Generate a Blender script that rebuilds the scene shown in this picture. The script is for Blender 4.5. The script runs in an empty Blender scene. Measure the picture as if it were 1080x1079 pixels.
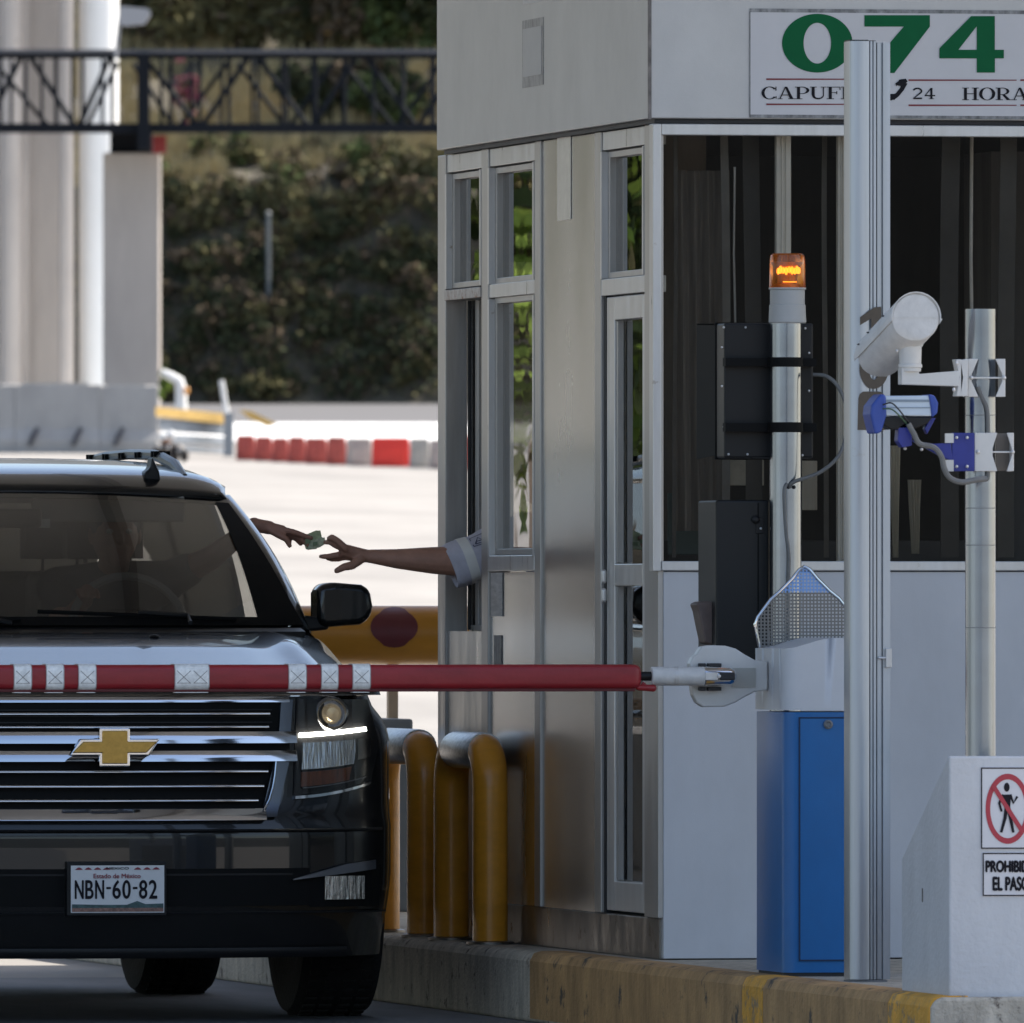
import bpy, bmesh, math, random
from math import sin, cos, tan, atan, pi, radians, sqrt
from mathutils import Vector, Matrix, noise as mnoise

random.seed(7)
S = bpy.context.scene
COL = S.collection

# ---------------------------------------------------------------- camera
F = 16500.0            # focal length in pixels of the 1080 wide photograph
TH = radians(11.1)     # the lens looks 11 degrees to the right of the lane
HZ = 1.35              # eye height
HY = 636.0             # horizon row
cam_d = bpy.data.cameras.new('camera')
cam = bpy.data.objects.new('camera', cam_d); COL.objects.link(cam)
cam_d.sensor_width = 36.0
cam_d.lens = F / 1080 * 36.0
cam_d.clip_start = 1.0; cam_d.clip_end = 3000
cam.location = (0, 0, HZ)
cam.rotation_euler = (pi / 2 + atan((HY - 539.5) / F), 0, -TH)
cam_d.dof.use_dof = True
cam_d.dof.focus_distance = 49.5
cam_d.dof.aperture_fstop = 19
S.camera = cam

# ---------------------------------------------------------------- light
SUN_EL = radians(50); SUN_AZ = radians(75)       # azimuth from +Y towards +X
w = bpy.data.worlds.new('World'); S.world = w; w.use_nodes = True
nt = w.node_tree
bg = nt.nodes['Background']
sky = nt.nodes.new('ShaderNodeTexSky'); sky.sky_type = 'NISHITA'
sky.sun_disc = False; sky.sun_elevation = SUN_EL; sky.sun_rotation = SUN_AZ
sky.air_density = 1.0; sky.dust_density = 2.2; sky.ozone_density = 1.0
nt.links.new(sky.outputs[0], bg.inputs[0]); bg.inputs[1].default_value = 0.11
sd = bpy.data.lights.new('sun', 'SUN'); sd.energy = 4.0; sd.angle = radians(0.5); sd.color = (1, 0.95, 0.87)
so = bpy.data.objects.new('sun', sd); COL.objects.link(so)
sdir = Vector((sin(SUN_AZ) * cos(SUN_EL), cos(SUN_AZ) * cos(SUN_EL), sin(SUN_EL)))
so.rotation_euler = sdir.to_track_quat('Z', 'Y').to_euler()
so.location = (20, 60, 40)
S.view_settings.view_transform = 'Standard'; S.view_settings.look = 'None'
S.view_settings.gamma = 1; S.view_settings.exposure = 1.25
S.render.engine = 'CYCLES'

# ---------------------------------------------------------------- mapping helpers
def XatY(px, Y): return Y * tan(TH + atan((px - 540) / F))
def YatX(px, X): return X / tan(TH + atan((px - 540) / F))
def dep(X, Y): return X * sin(TH) + Y * cos(TH)
def Zat(py, d): return HZ - (py - HY) / F * d
def WY(px, py, Y):
    X = XatY(px, Y); return Vector((X, Y, Zat(py, dep(X, Y))))
def WX(px, py, X):
    Y = YatX(px, X); return Vector((X, Y, Zat(py, dep(X, Y))))
def G(px, py, d):
    r = (px - 540) / F * d
    return Vector((r * cos(TH) + d * sin(TH), d * cos(TH) - r * sin(TH), Zat(py, d)))
VIEW = Vector((sin(TH), cos(TH), 0)); SIDE = Vector((cos(TH), -sin(TH), 0))

# ---------------------------------------------------------------- materials
MATS = {}
def mat(name, col, rough=0.5, metal=0.0, var=0.0, vscale=(8, 8, 8), bump=0.0, bscale=60, coat=0.0,
        rvar=0.0, bmap=False, spots=None, emis=None, spec=0.5, col2=None, trans=0.0):
    if name in MATS: return MATS[name]
    m = bpy.data.materials.new(name); m.use_nodes = True
    n = m.node_tree.nodes; l = m.node_tree.links
    p = n['Principled BSDF']
    p.inputs['Roughness'].default_value = rough; p.inputs['Metallic'].default_value = metal
    p.inputs['Coat Weight'].default_value = coat; p.inputs['Coat Roughness'].default_value = 0.03
    p.inputs['Specular IOR Level'].default_value = spec
    p.inputs['Transmission Weight'].default_value = trans
    tc = n.new('ShaderNodeTexCoord')
    mp = n.new('ShaderNodeMapping'); mp.inputs['Scale'].default_value = vscale
    l.new(tc.outputs['Object'], mp.inputs[0])
    c = (*col, 1)
    cur = None
    if var > 0 or col2:
        nz = n.new('ShaderNodeTexNoise'); nz.inputs['Scale'].default_value = 1.0; nz.inputs['Detail'].default_value = 6
        nz.inputs['Roughness'].default_value = 0.65
        l.new(mp.outputs[0], nz.inputs['Vector'])
        r = n.new('ShaderNodeValToRGB'); l.new(nz.outputs[0], r.inputs[0])
        r.color_ramp.elements[0].position = 0.3; r.color_ramp.elements[1].position = 0.7
        if col2: a, b = c, (*col2, 1)
        else:
            a = tuple(max(0, x * (1 - var)) for x in col) + (1,); b = tuple(min(1, x * (1 + var)) for x in col) + (1,)
        r.color_ramp.elements[0].color = a; r.color_ramp.elements[1].color = b
        cur = r.outputs[0]
        if rvar > 0:
            mr = n.new('ShaderNodeMapRange'); l.new(nz.outputs[0], mr.inputs[0])
            mr.inputs[1].default_value = 0.3; mr.inputs[2].default_value = 0.7
            mr.inputs[3].default_value = max(0, rough - rvar); mr.inputs[4].default_value = rough + rvar
            l.new(mr.outputs[0], p.inputs['Roughness'])
    if spots:
        scol, sth, sscale = spots
        n2 = n.new('ShaderNodeTexNoise'); n2.inputs['Scale'].default_value = sscale; n2.inputs['Detail'].default_value = 8
        n2.inputs['Roughness'].default_value = 0.7
        l.new(tc.outputs['Object'], n2.inputs['Vector'])
        r2 = n.new('ShaderNodeValToRGB'); l.new(n2.outputs[0], r2.inputs[0])
        r2.color_ramp.elements[0].position = sth; r2.color_ramp.elements[1].position = sth + 0.08
        r2.color_ramp.elements[0].color = (0, 0, 0, 1); r2.color_ramp.elements[1].color = (1, 1, 1, 1)
        mx = n.new('ShaderNodeMix'); mx.data_type = 'RGBA'
        l.new(r2.outputs[0], mx.inputs[0])
        if cur: l.new(cur, mx.inputs[6])
        else: mx.inputs[6].default_value = c
        mx.inputs[7].default_value = (*scol, 1); cur = mx.outputs[2]
    if cur: l.new(cur, p.inputs['Base Color'])
    else: p.inputs['Base Color'].default_value = c
    if bump > 0:
        nb = n.new('ShaderNodeTexNoise'); nb.inputs['Scale'].default_value = bscale; nb.inputs['Detail'].default_value = 4
        l.new((mp if bmap else tc).outputs[0 if bmap else 'Object'], nb.inputs['Vector'])
        b = n.new('ShaderNodeBump'); b.inputs['Strength'].default_value = bump; b.inputs['Distance'].default_value = 0.01
        l.new(nb.outputs[0], b.inputs['Height']); l.new(b.outputs[0], p.inputs['Normal'])
    if emis:
        p.inputs['Emission Color'].default_value = (*emis[0], 1); p.inputs['Emission Strength'].default_value = emis[1]
    MATS[name] = m; return m

def glass(name, tint, rough=0.0, ior=1.5, wob=0.0, refl=1.0):
    m = bpy.data.materials.new(name); m.use_nodes = True
    n = m.node_tree.nodes; l = m.node_tree.links
    n.remove(n['Principled BSDF'])
    out = n['Material Output']
    tr = n.new('ShaderNodeBsdfTransparent'); tr.inputs[0].default_value = (*tint, 1)
    gl = n.new('ShaderNodeBsdfGlossy'); gl.inputs['Roughness'].default_value = rough
    gl.inputs[0].default_value = (refl, refl, refl, 1)
    fr = n.new('ShaderNodeFresnel'); fr.inputs[0].default_value = ior
    mx = n.new('ShaderNodeMixShader')
    # the Fresnel node would turn the far face of a thin pane into a mirror: only the face towards the viewer reflects
    ge = n.new('ShaderNodeNewGeometry'); iv = n.new('ShaderNodeMath'); iv.operation = 'SUBTRACT'; iv.inputs[0].default_value = 1.0
    l.new(ge.outputs['Backfacing'], iv.inputs[1]); mu = n.new('ShaderNodeMath'); mu.operation = 'MULTIPLY'
    l.new(fr.outputs[0], mu.inputs[0]); l.new(iv.outputs[0], mu.inputs[1])
    l.new(mu.outputs[0], mx.inputs[0]); l.new(tr.outputs[0], mx.inputs[1]); l.new(gl.outputs[0], mx.inputs[2])
    l.new(mx.outputs[0], out.inputs[0])
    if wob > 0:
        tc = n.new('ShaderNodeTexCoord')
        nb = n.new('ShaderNodeTexNoise'); nb.inputs['Scale'].default_value = 2.2; nb.inputs['Detail'].default_value = 1
        l.new(tc.outputs['Object'], nb.inputs['Vector'])
        b = n.new('ShaderNodeBump'); b.inputs['Strength'].default_value = wob; b.inputs['Distance'].default_value = 0.02
        l.new(nb.outputs[0], b.inputs['Height']); l.new(b.outputs[0], gl.inputs['Normal']); 
    MATS[name] = m; return m

M_road = mat('road_concrete', (0.265, 0.245, 0.22), 0.85, var=0.2, vscale=(0.5, 0.16, 1), bump=0.25, bscale=40, spots=((0.22, 0.21, 0.2), 0.62, 0.35))
M_asph = mat('lane_asphalt', (0.15, 0.15, 0.155), 0.8, var=0.3, vscale=(3, 0.7, 1), bump=0.4, bscale=90)
M_kerb = mat('kerb_concrete', (0.44, 0.265, 0.115), 0.85, var=0.35, vscale=(9, 9, 3), bump=0.5, bscale=70, spots=((0.09, 0.075, 0.06), 0.57, 9))
M_kerbg = mat('kerb_bare_concrete', (0.47, 0.42, 0.345), 0.9, var=0.35, vscale=(14, 14, 4), bump=0.6, bscale=80, spots=((0.12, 0.1, 0.085), 0.58, 12))
M_kerby = mat('kerb_yellow_paint', (0.72, 0.36, 0.04), 0.7, var=0.3, vscale=(10, 10, 5), bump=0.4, bscale=80, spots=((0.30, 0.21, 0.12), 0.52, 14))
M_island = mat('island_concrete', (0.26, 0.235, 0.21), 0.85, var=0.3, bump=0.4)
M_steel = mat('brushed_steel', (0.52, 0.51, 0.495), 0.25, 1.0, var=0.035, vscale=(2.2, 2.2, 0.8), rvar=0.03)
M_steeld = mat('steel_plinth', (0.24, 0.22, 0.20), 0.38, 0.9, var=0.3, vscale=(8, 8, 3), rvar=0.15, bump=0.1, bscale=30, spots=((0.12, 0.09, 0.07), 0.58, 9))
M_alu = mat('aluminium_frame', (0.44, 0.42, 0.40), 0.38, 0.6, var=0.15, vscale=(20, 20, 2), rvar=0.1)
M_aluw = mat('pale_aluminium', (0.62, 0.61, 0.60), 0.35, 0.5, var=0.12, vscale=(16, 16, 2), rvar=0.1, spots=((0.38, 0.33, 0.28), 0.66, 20))
M_fascia = mat('fascia_enamel', (0.59, 0.58, 0.57), 0.42, 0.15, var=0.07, vscale=(4, 4, 3), bump=0.04, bscale=220)
M_panel = mat('white_panel', (0.56, 0.565, 0.59), 0.42, 0.1, var=0.07, vscale=(3, 3, 1.5), bump=0.04, bscale=200, spots=((0.40, 0.40, 0.41), 0.66, 4))
M_frameg = mat('worn_edge', (0.2, 0.18, 0.17), 0.6, 0.2, var=0.5, vscale=(40, 40, 20))
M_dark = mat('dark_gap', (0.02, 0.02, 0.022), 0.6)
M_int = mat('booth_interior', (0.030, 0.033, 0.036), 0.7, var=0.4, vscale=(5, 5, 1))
M_beige = mat('beige_laminate', (0.60, 0.53, 0.42), 0.55, var=0.25, vscale=(30, 30, 2))
M_boothglass = glass('booth_window_glass', (0.62, 0.62, 0.60), 0.0, 2.1, 0.03)
M_frontglass = glass('tinted_front_glass', (0.86, 0.85, 0.83), 0.0, 1.45, 0.08)
M_carglass = glass('car_tinted_glass', (0.58, 0.58, 0.56), 0.0, 1.78)
M_paint = mat('black_car_paint', (0.010, 0.010, 0.010), 0.25, 0.0, coat=0.75, spec=0.25)
M_blk = mat('black_plastic', (0.012, 0.012, 0.013), 0.42, spec=0.28, bump=0.03, bscale=300)
M_blkm = mat('matte_black', (0.006, 0.006, 0.006), 0.7, spec=0.15)
M_chrome = mat('chrome', (0.72, 0.73, 0.75), 0.08, 1.0)
M_gold = mat('gold_emblem', (0.55, 0.34, 0.09), 0.3, 0.85, var=0.12, vscale=(60, 60, 60))
M_tyre = mat('tyre_rubber', (0.014, 0.013, 0.012), 0.85, bump=0.6, bscale=60, var=0.3)
M_grey = mat('grey_paint', (0.16, 0.165, 0.17), 0.5, 0.2, var=0.1)
M_privacy = glass('privacy_glass', (0.22, 0.22, 0.21), 0.0, 1.5)
M_lens = glass('clear_lens', (0.9, 0.9, 0.9), 0.0, 1.45)
M_drl = mat('daytime_lamp', (1, 1, 0.95), 0.3, emis=((1, 0.97, 0.86), 9.0))
M_refl = mat('lamp_reflector', (0.62, 0.62, 0.62), 0.12, 1.0, var=0.3, vscale=(90, 4, 10), bump=0.7, bscale=1.2, bmap=True)
M_warm = mat('projector_lens', (0.28, 0.22, 0.14), 0.2, 0.7, emis=((1, 0.8, 0.5), 0.05))
M_amberp = mat('amber_reflector', (0.14, 0.045, 0.02), 0.3, var=0.5, vscale=(90, 9, 9))
M_red = mat('red_boom_cover', (0.27, 0.012, 0.017), 0.42, var=0.16, vscale=(7, 7, 30), bump=0.12, bscale=35, spots=((0.16, 0.015, 0.018), 0.64, 14))
M_redd = mat('dark_red_seam', (0.10, 0.01, 0.012), 0.6)
M_tape = mat('reflective_tape', (0.84, 0.83, 0.79), 0.45, 0.1, var=0.18, vscale=(60, 60, 60), bump=0.1, bscale=150)
M_line = mat('stitch_grey', (0.22, 0.2, 0.19), 0.6)
M_white = mat('white_enamel', (0.60, 0.59, 0.565), 0.36, var=0.06, vscale=(9, 9, 9), spots=((0.38, 0.35, 0.31), 0.69, 18))
M_whitec = mat('white_head_cover', (0.58, 0.585, 0.60), 0.38, var=0.04, vscale=(6, 6, 6), bump=0.03, bscale=200)
M_whitep = mat('white_plastic', (0.60, 0.59, 0.57), 0.5, var=0.12, vscale=(20, 20, 20), bump=0.1, bscale=120)
M_blue = mat('cabinet_blue', (0.012, 0.13, 0.36), 0.32, var=0.08, vscale=(5, 5, 3), bump=0.06, bscale=260, spots=((0.02, 0.12, 0.32), 0.66, 8))
M_skytint = mat('sky_tinted_steel', (0.22, 0.38, 0.72), 0.4, 0.3)  # steel tip, coloured blue like the sky it reflects
M_bracket = mat('bracket_blue', (0.018, 0.028, 0.22), 0.42, var=0.2, vscale=(12, 12, 12))
M_capb = mat('cap_blue', (0.03, 0.07, 0.32), 0.45, var=0.1)
M_pole = mat('galvanised_pole', (0.31, 0.345, 0.39), 0.2, 1.0, var=0.07, vscale=(3, 3, 6), rvar=0.03)
M_col = mat('anodised_column', (0.45, 0.475, 0.51), 0.34, 0.85, var=0.08, vscale=(30, 30, 0.6), rvar=0.06, spots=((0.42, 0.41, 0.4), 0.67, 10))
M_mesh = mat('perforated_steel', (0.20, 0.195, 0.19), 0.4, 0.8)
M_brown = mat('brown_vinyl', (0.088, 0.066, 0.045), 0.55, var=0.1, vscale=(30, 30, 30))
M_green = mat('green_vinyl', (0.004, 0.125, 0.045), 0.55, spec=0.15, var=0.07, vscale=(8, 8, 8))
M_signw = mat('white_vinyl', (0.66, 0.65, 0.67), 0.4, var=0.03)
M_ink = mat('black_ink', (0.014, 0.013, 0.018), 0.6, spec=0.15)
M_redl = mat('red_ink', (0.22, 0.025, 0.035), 0.5)
M_rsign = mat('red_sign_ring', (0.42, 0.035, 0.055), 0.45, var=0.08)
M_amber = mat('amber_lens', (0.75, 0.22, 0.02), 0.15, var=0.15, vscale=(90, 90, 3), trans=0.75)
M_fil = mat('beacon_lamp', (1, 0.5, 0.1), 0.4, emis=((1.0, 0.45, 0.08), 1.7))
M_bgrey = mat('beacon_base_grey', (0.42, 0.42, 0.41), 0.5, var=0.05)
M_yel = mat('yellow_pipe_paint', (0.82, 0.34, 0.03), 0.34, var=0.14, vscale=(5, 5, 12), bump=0.06, bscale=50, coat=0.2, spots=((0.30, 0.11, 0.012), 0.66, 9))
M_silver = mat('silver_tape', (0.50, 0.49, 0.47), 0.3, 0.85, var=0.35, vscale=(40, 40, 90), bump=0.2, bscale=110)
M_maroon = mat('maroon_spot', (0.11, 0.015, 0.02), 0.45, var=0.1)
M_skin = mat('brown_skin', (0.48, 0.25, 0.175), 0.5, var=0.12, vscale=(30, 30, 30), bump=0.12, bscale=160)
M_skin2 = mat('tan_skin', (0.48, 0.24, 0.17), 0.5, var=0.12, vscale=(30, 30, 30), bump=0.12, bscale=160)
M_nail = mat('nail', (0.42, 0.26, 0.2), 0.35)
M_shirt = mat('lavender_grey_shirt', (0.60, 0.58, 0.66), 0.85, var=0.08, vscale=(40, 40, 40), bump=0.3, bscale=120)
M_navy = mat('navy_print', (0.02, 0.025, 0.08), 0.7)
M_dshirt = mat('dark_shirt', (0.08, 0.08, 0.09), 0.85)
M_hair = mat('black_hair', (0.012, 0.01, 0.009), 0.7, bump=0.5, bscale=200)
M_note = mat('green_banknote', (0.52, 0.58, 0.34), 0.7, var=0.35, vscale=(60, 60, 60))
M_pier = mat('pier_concrete', (0.42, 0.375, 0.335), 0.85, var=0.16, vscale=(0.9, 0.9, 0.25), bump=0.3, bscale=5, spots=((0.20, 0.165, 0.14), 0.62, 0.7))
M_pierw = mat('white_and_lit_edge', (0.74, 0.73, 0.70), 0.8, var=0.06, vscale=(1, 1, 0.4))  # plain white; on the big column it stands for the sunlit edge
M_jersey = mat('barrier_concrete', (0.35, 0.335, 0.315), 0.85, var=0.14, vscale=(2, 2, 1), bump=0.3, bscale=10)
M_mark = mat('mark_dark', (0.07, 0.07, 0.08), 0.9)
M_truss = mat('truss_paint', (0.010, 0.012, 0.016), 0.85, 0.0, spec=0.15)
M_trusst = mat('truss_top_rail', (0.10, 0.10, 0.11), 0.6, 0.1)
M_barrel = mat('barrier_red_plastic', (0.42, 0.075, 0.055), 0.6, var=0.45, vscale=(5, 5, 3), spots=((.45, .25, .2), .58, 3))
M_barrelw = mat('barrier_grey_plastic', (0.42, 0.38, 0.33), 0.6, var=0.2, vscale=(4, 4, 4))
M_barrelb = mat('barrier_bright_red', (0.75, 0.04, 0.025), 0.5, var=0.1)
M_yback = mat('faded_yellow', (0.62, 0.40, 0.12), 0.7, var=0.15)
M_hill = mat('hill_soil', (0.055, 0.047, 0.035), 0.95, col2=(0.10, 0.085, 0.055), vscale=(0.8, 0.8, 0.8), bump=0.8, bscale=2)
M_dry = mat('dry_grass', (0.36, 0.285, 0.14), 0.9, var=0.35, vscale=(3, 3, 3))
M_farroad = mat('far_road', (0.105, 0.10, 0.098), 0.85, var=0.2, vscale=(0.3, 1.2, 1))
LEAF = [mat('leaf_dark', (0.050, 0.058, 0.030), 0.9, spec=0.12, var=0.4, vscale=(5, 5, 5)),
        mat('leaf_olive', (0.125, 0.112, 0.052), 0.9, spec=0.12, var=0.4, vscale=(5, 5, 5)),
        mat('leaf_green', (0.075, 0.098, 0.035), 0.9, spec=0.12, var=0.4, vscale=(5, 5, 5)),
        mat('leaf_brown', (0.115, 0.085, 0.055), 0.9, spec=0.12, var=0.4, vscale=(5, 5, 5)),
        mat('leaf_bright', (0.20, 0.28, 0.05), 0.9, spec=0.12, var=0.3, vscale=(5, 5, 5))]
M_bark = mat('bark', (0.10, 0.075, 0.055), 0.9, var=0.3, bump=0.5)
M_canopy = mat('canopy_soffit', (0.52, 0.52, 0.515), 0.6, var=0.08, vscale=(0.4, 0.4, 1))

# ---------------------------------------------------------------- mesh builders
class MB:
    def __init__(s): s.bm = bmesh.new(); s.mi = 0
    def _v(s, L): return [s.bm.verts.new(p) for p in L]
    def face(s, L):
        try: f = s.bm.faces.new(L)
        except ValueError: return None
        f.material_index = s.mi; return f
    def box(s, a, b):
        x0, y0, z0 = a; x1, y1, z1 = b
        if x0 > x1: x0, x1 = x1, x0
        if y0 > y1: y0, y1 = y1, y0
        if z0 > z1: z0, z1 = z1, z0
        v = s._v([(x0, y0, z0), (x1, y0, z0), (x1, y1, z0), (x0, y1, z0), (x0, y0, z1), (x1, y0, z1), (x1, y1, z1), (x0, y1, z1)])
        for q in ((0, 3, 2, 1), (4, 5, 6, 7), (0, 1, 5, 4), (1, 2, 6, 5), (2, 3, 7, 6), (3, 0, 4, 7)): s.face([v[i] for i in q])
        return s
    def hexa(s, P):
        v = s._v(P)
        for q in ((0, 3, 2, 1), (4, 5, 6, 7), (0, 1, 5, 4), (1, 2, 6, 5), (2, 3, 7, 6), (3, 0, 4, 7)): s.face([v[i] for i in q])
        return s
    def prism(s, P, vec):
        """closed polygon P (3D points) extruded by vec"""
        vec = Vector(vec)
        a = s._v(P); b = s._v([Vector(p) + vec for p in P]); n = len(P)
        s.face(a); s.face(b[::-1])
        for i in range(n): s.face([a[i], b[i], b[(i + 1) % n], a[(i + 1) % n]])
        return s
    def tube(s, path, r, seg=14, cap=True, closed=False):
        path = [Vector(p) for p in path]; n = len(path)
        rs = r if isinstance(r, (list, tuple)) else [r] * n
        rings = []; prev = None
        for i, p in enumerate(path):
            if closed: t = path[(i + 1) % n] - path[i - 1]
            else: t = path[min(i + 1, n - 1)] - path[max(i - 1, 0)]
            t.normalize()
            if prev is None:
                u = t.orthogonal().normalized()
            else:
                u = prev - t * prev.dot(t)
                u = u.normalized() if u.length > 1e-6 else t.orthogonal().normalized()
            prev = u; w_ = t.cross(u)
            rings.append(s._v([p + (u * cos(2 * pi * k / seg) + w_ * sin(2 * pi * k / seg)) * rs[i] for k in range(seg)]))
        m = n if closed else n - 1
        for i in range(m):
            A = rings[i]; B = rings[(i + 1) % n]
            for k in range(seg): s.face([A[k], A[(k + 1) % seg], B[(k + 1) % seg], B[k]])
        if cap and not closed: s.face(rings[0][::-1]); s.face(rings[-1])
        return s
    def lathe(s, prof, c, axis='z', seg=32):
        c = Vector(c); rings = []
        for r, h in prof:
            L = []
            for k in range(seg):
                a = 2 * pi * k / seg
                if axis == 'z': p = (r * cos(a), r * sin(a), h)
                elif axis == 'x': p = (h, r * cos(a), r * sin(a))
                else: p = (r * cos(a), h, r * sin(a))
                L.append(c + Vector(p))
            rings.append(s._v(L))
        for i in range(len(rings) - 1):
            for k in range(seg): s.face([rings[i][k], rings[i][(k + 1) % seg], rings[i + 1][(k + 1) % seg], rings[i + 1][k]])
        s.face(rings[0][::-1]); s.face(rings[-1])
        return s
    def grid(s, fn, nu, nv, closeu=False):
        V = [[s.bm.verts.new(fn(i / nu, j / nv)) for j in range(nv + 1)] for i in range(nu + (0 if closeu else 1))]
        for i in range(nu):
            A = V[i]; B = V[(i + 1) % len(V)]
            for j in range(nv): s.face([A[j], B[j], B[j + 1], A[j + 1]])
        return V
    def slab(s, ff, fb, nu, nv):
        A = s.grid(ff, nu, nv); B = s.grid(fb, nu, nv)
        for i in range(nu):
            s.face([A[i][0], B[i][0], B[i + 1][0], A[i + 1][0]]); s.face([A[i][nv], A[i + 1][nv], B[i + 1][nv], B[i][nv]])
        for j in range(nv):
            s.face([A[0][j], A[0][j + 1], B[0][j + 1], B[0][j]]); s.face([A[nu][j], B[nu][j], B[nu][j + 1], A[nu][j + 1]])
        return s
    def capsule(s, p0, p1, r0, r1, seg=14):
        p0 = Vector(p0); p1 = Vector(p1); t = (p1 - p0)
        if t.length < 1e-6: t = Vector((0, 0, 1))
        t.normalize(); path = []; rs = []
        for a in (80, 55, 30, 10): path.append(p0 - t * r0 * sin(radians(a))); rs.append(r0 * cos(radians(a)))
        path.append(p0); rs.append(r0); path.append(p1); rs.append(r1)
        for a in (10, 30, 55, 80): path.append(p1 + t * r1 * sin(radians(a))); rs.append(r1 * cos(radians(a)))
        return s.tube(path, rs, seg)
    def ell(s, c, r, seg=20, rings=12, rot=None):
        c = Vector(c); L = []
        R = rot or Matrix.Identity(3)
        for j in range(1, rings):
            a = pi * j / rings
            L.append(s._v([c + R @ Vector((r[0] * sin(a) * cos(2 * pi * k / seg), r[1] * sin(a) * sin(2 * pi * k / seg), r[2] * cos(a))) for k in range(seg)]))
        for i in range(len(L) - 1):
            for k in range(seg): s.face([L[i][k], L[i + 1][k], L[i + 1][(k + 1) % seg], L[i][(k + 1) % seg]])
        t, b = s._v([c + R @ Vector((0, 0, r[2])), c + R @ Vector((0, 0, -r[2]))])
        for k in range(seg): s.face([t, L[0][k], L[0][(k + 1) % seg]]); s.face([b, L[-1][(k + 1) % seg], L[-1][k]])
        return s

ORG = {}
def thing(name, label, cat, loc, group=None):
    o = bpy.data.objects.new(name, None); COL.objects.link(o); o.location = loc
    o.empty_display_size = 0.1
    o['label'] = label; o['category'] = cat
    if group: o['group'] = group
    ORG[o] = Vector(loc); return o
def obj(name, mb, mats, parent=None, smooth=False, bevel=0.0, seg=2, label=None, cat=None, group=None, kind=None, angle=35, world=True):
    """one mesh object; mesh given in world coordinates (or in the root's own when world is False)"""
    bm = mb.bm
    bmesh.ops.recalc_face_normals(bm, faces=bm.faces)
    if parent is not None:
        org = ORG.get(parent, Vector((0, 0, 0)))
    else:
        xs = [v.co.x for v in bm.verts]; ys = [v.co.y for v in bm.verts]; zs = [v.co.z for v in bm.verts]
        org = Vector(((min(xs) + max(xs)) / 2, (min(ys) + max(ys)) / 2, min(zs)))
    if world or parent is None:
        for v in bm.verts: v.co -= org
    me = bpy.data.meshes.new(name); bm.to_mesh(me); bm.free()
    o = bpy.data.objects.new(name, me); COL.objects.link(o)
    for m in (mats if isinstance(mats, (list, tuple)) else [mats]): me.materials.append(m)
    if parent is not None:
        o.parent = parent; ORG[o] = org
    else: o.location = org; ORG[o] = org
    if smooth:
        for p in me.polygons: p.use_smooth = True
        if angle < 180: me.set_sharp_from_angle(angle=radians(angle))
    if bevel > 0:
        b = o.modifiers.new('bevel', 'BEVEL'); b.width = bevel; b.segments = seg; b.limit_method = 'ANGLE'; b.angle_limit = radians(35)
        b.harden_normals = False
    if label: o['label'] = label
    if cat: o['category'] = cat
    if group: o['group'] = group
    if kind: o['kind'] = kind
    return o
def islands(mb):
    bm = mb.bm; seen = set(); out = []
    bm.verts.ensure_lookup_table()
    for v in bm.verts:
        if v in seen: continue
        st = [v]; seen.add(v); comp = []
        while st:
            a = st.pop(); comp.append(a)
            for e in a.link_edges:
                b = e.other_vert(a)
                if b not in seen: seen.add(b); st.append(b)
        m = MB(); mp = {a: m.bm.verts.new(a.co) for a in comp}; fs = set()
        for a in comp:
            for f in a.link_faces: fs.add(f)
        for f in fs: m.face([mp[q] for q in f.verts])
        out.append(m)
    bm.free(); return out
def objs(name, mb, *a, **k): return [obj(name, m, *a, **k) for m in islands(mb)]
def remesh(o, vox, it=3, fac=0.5):
    r = o.modifiers.new('remesh', 'REMESH'); r.mode = 'VOXEL'; r.voxel_size = vox
    s_ = o.modifiers.new('smooth', 'SMOOTH'); s_.factor = fac; s_.iterations = it
    dg = bpy.context.evaluated_depsgraph_get()
    me = bpy.data.meshes.new_from_object(o.evaluated_get(dg))
    mats = [m for m in o.data.materials]
    o.modifiers.clear(); o.data = me
    me.materials.clear()
    for m in mats: me.materials.append(m)
    for p in me.polygons: p.use_smooth = True; p.material_index = 0
def apply_mods(o):
    bpy.context.view_layer.update()
    dg = bpy.context.evaluated_depsgraph_get()
    me = bpy.data.meshes.new_from_object(o.evaluated_get(dg)); o.modifiers.clear(); o.data = me

def text_polys(body):
    """outline mesh of the built-in font: (verts, faces) normalised to height of its capitals"""
    c = bpy.data.curves.new('t', 'FONT'); c.body = body; c.resolution_u = 6
    t = bpy.data.objects.new('t', c); COL.objects.link(t)
    dg = bpy.context.evaluated_depsgraph_get(); me = bpy.data.meshes.new_from_object(t.evaluated_get(dg))
    V = [v.co.copy() for v in me.vertices]; Fs = [list(p.vertices) for p in me.polygons]
    bpy.data.objects.remove(t); bpy.data.curves.remove(c); bpy.data.meshes.remove(me)
    return V, Fs
def text_into(mb, body, fn, w_, h_, bold=0.0):
    """writes body into mb; fn maps (u in 0..w, v in 0..h) to a point"""
    V, Fs = text_polys(body)
    x0 = min(v.x for v in V); x1 = max(v.x for v in V); y0 = min(v.y for v in V); y1 = max(v.y for v in V)
    offs = [(0, 0)] if bold == 0 else [(0, 0), (bold, 0), (-bold, 0), (0, bold), (0, -bold)]
    for k, (ox, oy) in enumerate(offs):
        vs = [mb.bm.verts.new(fn((v.x - x0) / (x1 - x0) * w_ + ox, (v.y - y0) / (y1 - y0) * h_ + oy, k)) for v in V]
        for f in Fs: mb.face([vs[i] for i in f])

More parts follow.
